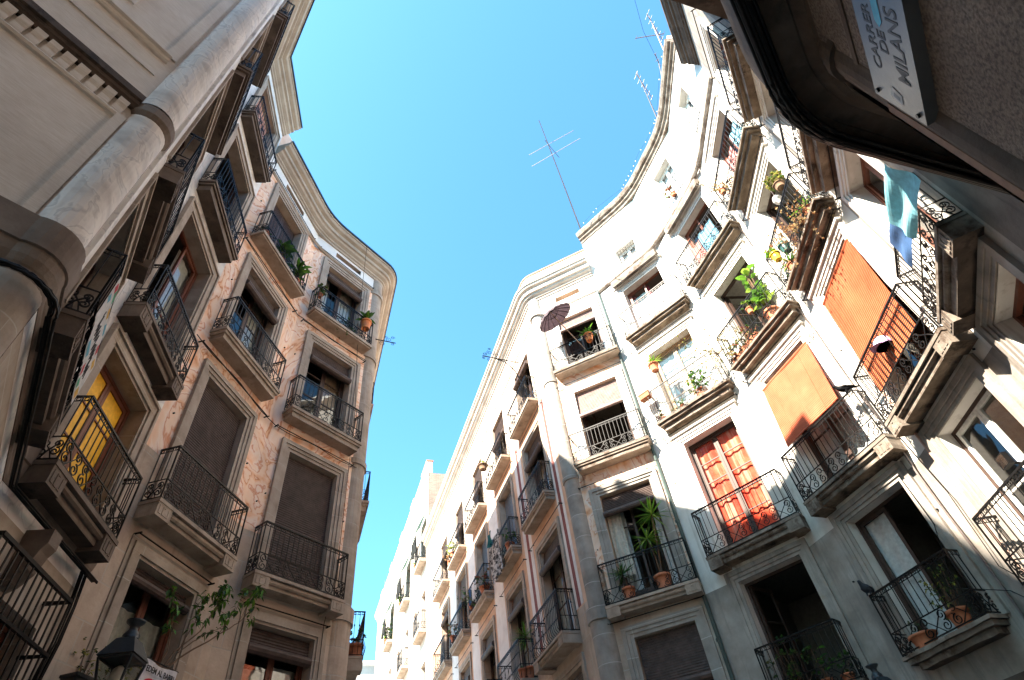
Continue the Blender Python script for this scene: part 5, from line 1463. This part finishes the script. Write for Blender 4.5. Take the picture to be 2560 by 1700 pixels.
t = thing('painted_banner', LA.p(1.0, .3, 4.6), 'white banner with coloured brush bands on the balcony near the yellow window', 'banner')
g = MB(); nx = 24
def pb(s, q, o=0.): return LA.p(.28 + 1.5 * s, .30 + o + .006 * math.sin(14 * s), 4.66 + .62 * q)
for i in range(nx): g.face([pb(i / nx, 0), pb((i + 1) / nx, 0), pb((i + 1) / nx, 1), pb(i / nx, 1)])
g.build('banner_cloth', flat('white_banner_sheet', (.55, .55, .54), .85), t, True)
pal = [flat('banner_' + n_, c_, .8) for n_, c_ in dict(red=(.45, .04, .05), blue=(.10, .32, .42), green=(.06, .30, .16), ochre=(.55, .33, .06)).items()]
for k, (s0, s1, q0, q1, m) in enumerate(((.02, .12, .75, .95, 0), (.1, .25, .8, .97, 2), (.0, .1, .45, .62, 1), (.3, .5, .05, .2, 1), (.55, .7, .04, .2, 0), (.72, .85, .05, .2, 2), (.86, .98, .05, .25, 3), (.45, .6, .82, .95, 1), (.68, .82, .8, .95, 0), (.84, .97, .75, .92, 3), (.28, .42, .82, .95, 3))):
    g = MB(); g.face([pb(s0, q0, .003), pb(s1 - .03, q0, .003), pb(s1, q1, .003), pb(s0 + .03, q1, .003)]); g.build('painted_band', pal[m], t)
g = MB()
pts = [pb(.2 + .65 * k / 90, .45 + .17 * math.sin(k * .9) * (1 if k % 9 < 6 else .3), .006) for k in range(91)]
g.tube(pts, .004, 3); g.build('brush_writing', ink, t)

# ---- pigeons: one continuous body on a skin modifier
def pigeon(label, F, u, off, h, face, col, s=1.):
    o0 = F.p(u, off, h); f = face.normalized(); side = Vector((-f.y, f.x, 0)); Z3 = Vector((0, 0, 1))
    V = []; E_ = []; Rr = []
    def add(x, y, z, r, p=None, r2=None):
        V.append(tuple(f * (x * s) + side * (y * s) + Z3 * (z * s))); Rr.append((r * s, (r2 or r) * s))
        if p is not None: E_.append((p, len(V) - 1))
        return len(V) - 1
    body = add(0, 0, .105, .062)
    back = add(-.075, 0, .10, .048, body); t1 = add(-.135, 0, .088, .03, back, .018); t2 = add(-.2, 0, .075, .03, t1, .008); add(-.245, 0, .066, .026, t2, .005)
    ch = add(.06, 0, .125, .052, body); nk = add(.095, 0, .168, .032, ch); hd = add(.118, 0, .2, .029, nk); bk = add(.148, 0, .196, .011, hd); add(.168, 0, .188, .004, bk)
    for sg in (-1, 1):
        lg = add(.0, .028 * sg, .055, .016, body); ft = add(.004, .028 * sg, .012, .007, lg); add(.034, .03 * sg, .006, .005, ft); add(-.018, .028 * sg, .006, .004, ft)
    for sg in (-1, 1):
        w1 = add(.02, .05 * sg, .12, .026, body, .014); w2 = add(-.07, .05 * sg, .105, .024, w1, .01); add(-.16, .028 * sg, .088, .012, w2, .006)
    me = bpy.data.meshes.new('pigeon'); me.from_pydata(V, E_, []); me.materials.append(col)
    o = bpy.data.objects.new('pigeon', me); COL.objects.link(o); o.location = o0
    sk = o.modifiers.new('skin', 'SKIN'); sk.use_smooth_shade = True
    sv = me.skin_vertices[0].data if me.skin_vertices else None
    if sv is None:
        import bmesh
        bm = bmesh.new(); bm.from_mesh(me); bm.verts.layers.skin.verify(); bm.to_mesh(me); bm.free(); sv = me.skin_vertices[0].data
    for i, r in enumerate(Rr): sv[i].radius = r
    sv[0].use_root = True
    su = o.modifiers.new('sub', 'SUBSURF'); su.levels = 2; su.render_levels = 2
    tag(o, label, 'pigeon', 'pigeons on the railings')


pigeon('dark pigeon perched on the right rail corner in front of the orange straw blind', RB, 1.8, .36, 6.85, Vector((-.9, .25, 0)), flat('dark_pigeon_plumage', (.004, .0045, .006), .8, 0, .1), 1.15)
pigeon('grey pigeon perched on the left rail corner of the balcony with the blue white door', RB, -.04, .38, 3.72, Vector((-.75, -.65, 0)), flat('grey_pigeon_plumage', (.04, .05, .065), .7, 0, .2), 1.15)

# ---- roof aerials
def aerial(label, foot, tip, booms, name='roof_aerial'):
    t = thing(name, foot, label, 'aerial', 'aerials on the roofs')
    g = MB(); g.tube([foot, foot.lerp(tip, .5) + Vector((.004, 0, 0)), tip], [.032, .024, .015], 5); g.build('mast', MT['aerial'], t)
    for s, d, L, els, el, eax in booms:
        c = foot.lerp(tip, s); g = MB(); d = d.normalized()
        g.tube([c - d * L * .25, c + d * L * .75], .018, 4)
        for k in range(els):
            q = c + d * L * (-.22 + .95 * k / max(1, els - 1)); e = eax.normalized() * (el * (1 - .4 * k / els))
            g.tube([q - e * rs.uniform(.6, 1.2), q + e * rs.uniform(.6, 1.2)], .009, 4)
        g.build('antenna_array', MT['aerial'], t)
    return t


f0 = RA.p(-.75, -.1, 20.25)
MT['aerial'] = flat('dull_aerial_tube', (.13, .13, .135), .5, .4)
t = aerial('tall leaning roof aerial with two crossed rods over the left end of the white house', f0, at_h(1347, 300, 23.4), [])
for A, B in (((1322, 388, 22.55), (1434, 326, 22.75)), ((1330, 416, 22.3), (1450, 346, 22.5))):
    g = MB(); g.tube([at_h(*A), at_h(*B)], .012, 4); g.build('crossbar', MT['aerial'], t)
g = MB(); g.tube([at_h(1362, 350, 22.7), at_h(1398, 394, 22.35)], .014, 4); g.build('boom', MT['aerial'], t)
aerial('comb shaped roof aerial over the middle of the white house', RB.p(1.6, -.1, 20.2), at_h(1591, 178, 22.4), [(.85, Vector((.55, .85, -.05)), 1.2, 6, .24, Vector((.5, -.4, .85)))])
aerial('cluster of roof aerials over the right end of the white house', RC.p(1.1, -.1, 20.2), at_h(1622, 40, 22.6), [(.9, Vector((.5, .75, .1)), 1.2, 6, .26, Vector((.5, -.4, .85))), (.6, Vector((-.9, .1, .3)), 1.0, 2, .2, Vector((0, .7, .7)))])
aerial('thin bent rod aerial on the far end of the white house', RC.p(.2, .0, 20.2), at_h(1645, 150, 21.4), [(.9, Vector((-.4, -.9, 0)), .5, 3, .12, Vector((.8, -.2, .5)))])
aerial('small rod on the chimney of the awning house', ML.p(40, -.4, 24), ML.p(40, -.3, 26), [(.6, Vector((.6, -.4, 0)), 1.2, 5, .25, Vector((0, .3, 1)))])

# ---- bird scarer string along the parapet
pts = [RA.p(-.8, .05, 20.5)] + [RA.p(u, .12, 20.55 + .1 * math.sin(u * 3)) for u in (-.2, .4, 1., 1.6)] + [RB.p(u, .14, 20.5 + .08 * math.sin(u * 4)) for u in (-.8, -.2, .4, 1., 1.6)] + [RC.p(u, .14, 20.5 + .08 * math.sin(u * 4)) for u in (-.7, 0, .7, 1.4)]
t = thing('bead_string', pts[0], 'string of small white balls along the roof edge of the white house', 'string of beads')
g = MB(); g.tube(pts, .004, 3); g.build('cord', MT['iron'], t)
g = MB()
for a, c in zip(pts, pts[1:]):
    for k in range(3):
        if rs.random() < .5: g.lathe([(.001, -.022), (.018, -.012), (.022, 0), (.018, .012), (.001, .022)], 7, Matrix.Translation(a.lerp(c, (k + rs.uniform(.2, .8)) / 3) + Vector((0, 0, -.01))))
g.build('ball', MT['cloth_w'], t)['kind'] = 'stuff'

# ---- cables
def cable(name, label, strands, r=.014, mat='iron', cat='cable', group='cables on the walls'):
    g = MB()
    for s in strands: g.tube(s, r, 5)
    return tag(g.build(name, MT[mat], None, True), label, cat, group)


rs = random.Random(4)
def bundle(path, n, spread, sag=.012):
    out = []
    for k in range(n):
        dx = Vector((rs.uniform(-1, 1), rs.uniform(-1, 1), rs.uniform(-1.2, .6))) * spread
        ph = rs.uniform(0, 6); out.append([p + dx + Vector((0, 0, -sag * abs(math.sin(i * .8 + ph)))) + rdir(rs) * spread * .08 for i, p in enumerate(path)])
    return out


def dense(P, h, off, n=5):
    q = []
    for i, (a, c) in enumerate(zip(P, P[1:])):
        for k in range(n): q.append(a.lerp(c, k / n))
    q.append(P[-1]); res = []
    for i, p in enumerate(q):
        t0 = (q[min(i + 1, len(q) - 1)] - q[max(i - 1, 0)]).normalized(); nn_ = Vector((t0.y, -t0.x))
        res.append(Vector((p.x + nn_.x * off, p.y + nn_.y * off, h + EYE)))
    return res


Nq = [NW.p(6, 0, 0).xy if i == 0 else p for i, p in enumerate(list(reversed(Nf)))]
Nq = [RE.p(.3, 0, 0).xy] + [Vector(p) for p in Nf[1:-1]] + [NW.p(6, 0, 0).xy]
cable('cable_bundle', 'thick black cable bundle curving under the dark moulding overhead', bundle(dense(Nq, 3.93, .37, 3), 26, .05), .013)
Sq = cornerpath(0); Sq[0] = SW.p(-5, 0, 0).xy
cable('cable_bundle', 'black cables slung under the moulding round the corner pilaster', bundle(dense(Sq, 4.07, .12, 3), 7, .03), .012)
cable('cable_bundle', 'black cables running down beside the iron window grille', bundle([LB.p(1.62, .06, 4.1 - .45 * i) + Vector((.05 * math.sin(i), 0, 0)) for i in range(12)], 7, .035), .011)
cable('cable_bundle', 'dark cables running down the joint right of the orange straw blind', bundle([RB.p(1.84 + .02 * math.sin(i * 1.7), .06, 9.5 - .75 * i) for i in range(14)], 6, .03, .01), .009, 'irongrey')
cable('cable_bundle', 'grey cables crossing under the right balcony with clay pots', bundle([RB.p(.2, .1, 1.75), RB.p(1., .14, 1.85), RC.p(-.8, .1, 2.0), RC.p(0, .12, 2.3), RC.p(1.2, .1, 2.5)], 10, .05), .012)
cable('cable_coil', 'loose coil of wire at the joint between the two straw blinds', [[RB.p(1.72 + .14 * math.cos(a * .9), .08 + .02 * math.sin(a * 2.3), 8.7 + .13 * math.sin(a * .9 + .1 * a)) for a in [k * .5 for k in range(40)]]], .006, 'irongrey')
cable('wire', 'thin wire strung across the wall of the marbled house at first balcony height', [[L1.p(-.7 + .3 * i, .05, 9.0 - .04 * math.sin(i)) for i in range(10)] + [L2.p(-.5 + .3 * i, .05, 8.95 - .03 * math.sin(i * 1.3)) for i in range(9)]], .01)
cable('wire', 'thin wire strung across the marbled house below its top balconies', [[L1.p(-.6, .05, 12.72), L1.p(.6, .05, 12.66), L1.p(2.1, .05, 12.75), L2.p(-.5, .05, 12.78), L2.p(.6, .05, 12.7), L2.p(1.8, .05, 12.8)]], .01)
cable('wire', 'single wire hanging down the corner pilaster of the marbled house', [[L2.p(.95, .5, 17.6), L2.p(1.2, .25, 14.), L2.p(1.62, .1, 10.5), L2.p(1.66, .08, 6.2), L2.p(1.5, .08, 5.0), L2.p(1.55, .06, -1)]], .007)
cable('wire', 'wires sagging across the lower wall below the joint of the blinds', [[RC.p(-.75, .05, 6.0), RC.p(-.5, .1, 4.4), RC.p(-.55, .12, 3.2), RC.p(-.1, .1, 2.6)], [RB.p(1.5, .05, 5.2), RB.p(1.55, .1, 4.2), RB.p(1.2, .1, 3.3), RC.p(-.7, .1, 2.9), RC.p(-.3, .1, 2.5)]], .008)
cable('wire', 'dark wire loops over the upper wall of the white house', [[RA.p(1.1, .05, 16.5), RA.p(1.5, .08, 16.2), RB.p(-.8, .08, 16.9), RB.p(-.5, .08, 16.3), RB.p(-.3, .06, 16.5)], [RB.p(1.5, .06, 18.6), RC.p(-.7, .06, 16.5), RC.p(-.8, .06, 14.), RC.p(-.85, .06, 12.)]], .012, 'irongrey')
cable('wire', 'thin wire rising from the roof edge to the aerials', [[at_h(1587, 0, 21.5), at_h(1608, 77, 21.5), at_h(1647, 157, 21.0)]], .006)

# ---- damage patches
brk = pmat('exposed_red_brick', [(.22, .07, .04), (.32, .11, .06), (.42, .30, .22)], 9., bump=.5, bscale=12)
for F, u, h, w, l in ((RA, 2.0 - .35, 2.35, .4, 0),):
    g = MB(); g.face([F.p(u + w * math.cos(a) * (.8 + .25 * math.sin(3 * a)), .004, h + .18 * math.sin(a) * (.8 + .3 * math.cos(5 * a))) for a in [2 * PI * k / 18 for k in range(18)]]); g.build('exposed_brick', brk, white)
for o in sc.objects:
    if 'label' in o and o.parent is None and not 4 <= len(o['label'].split()) <= 16: print('LABEL', len(o['label'].split()), o['label'])
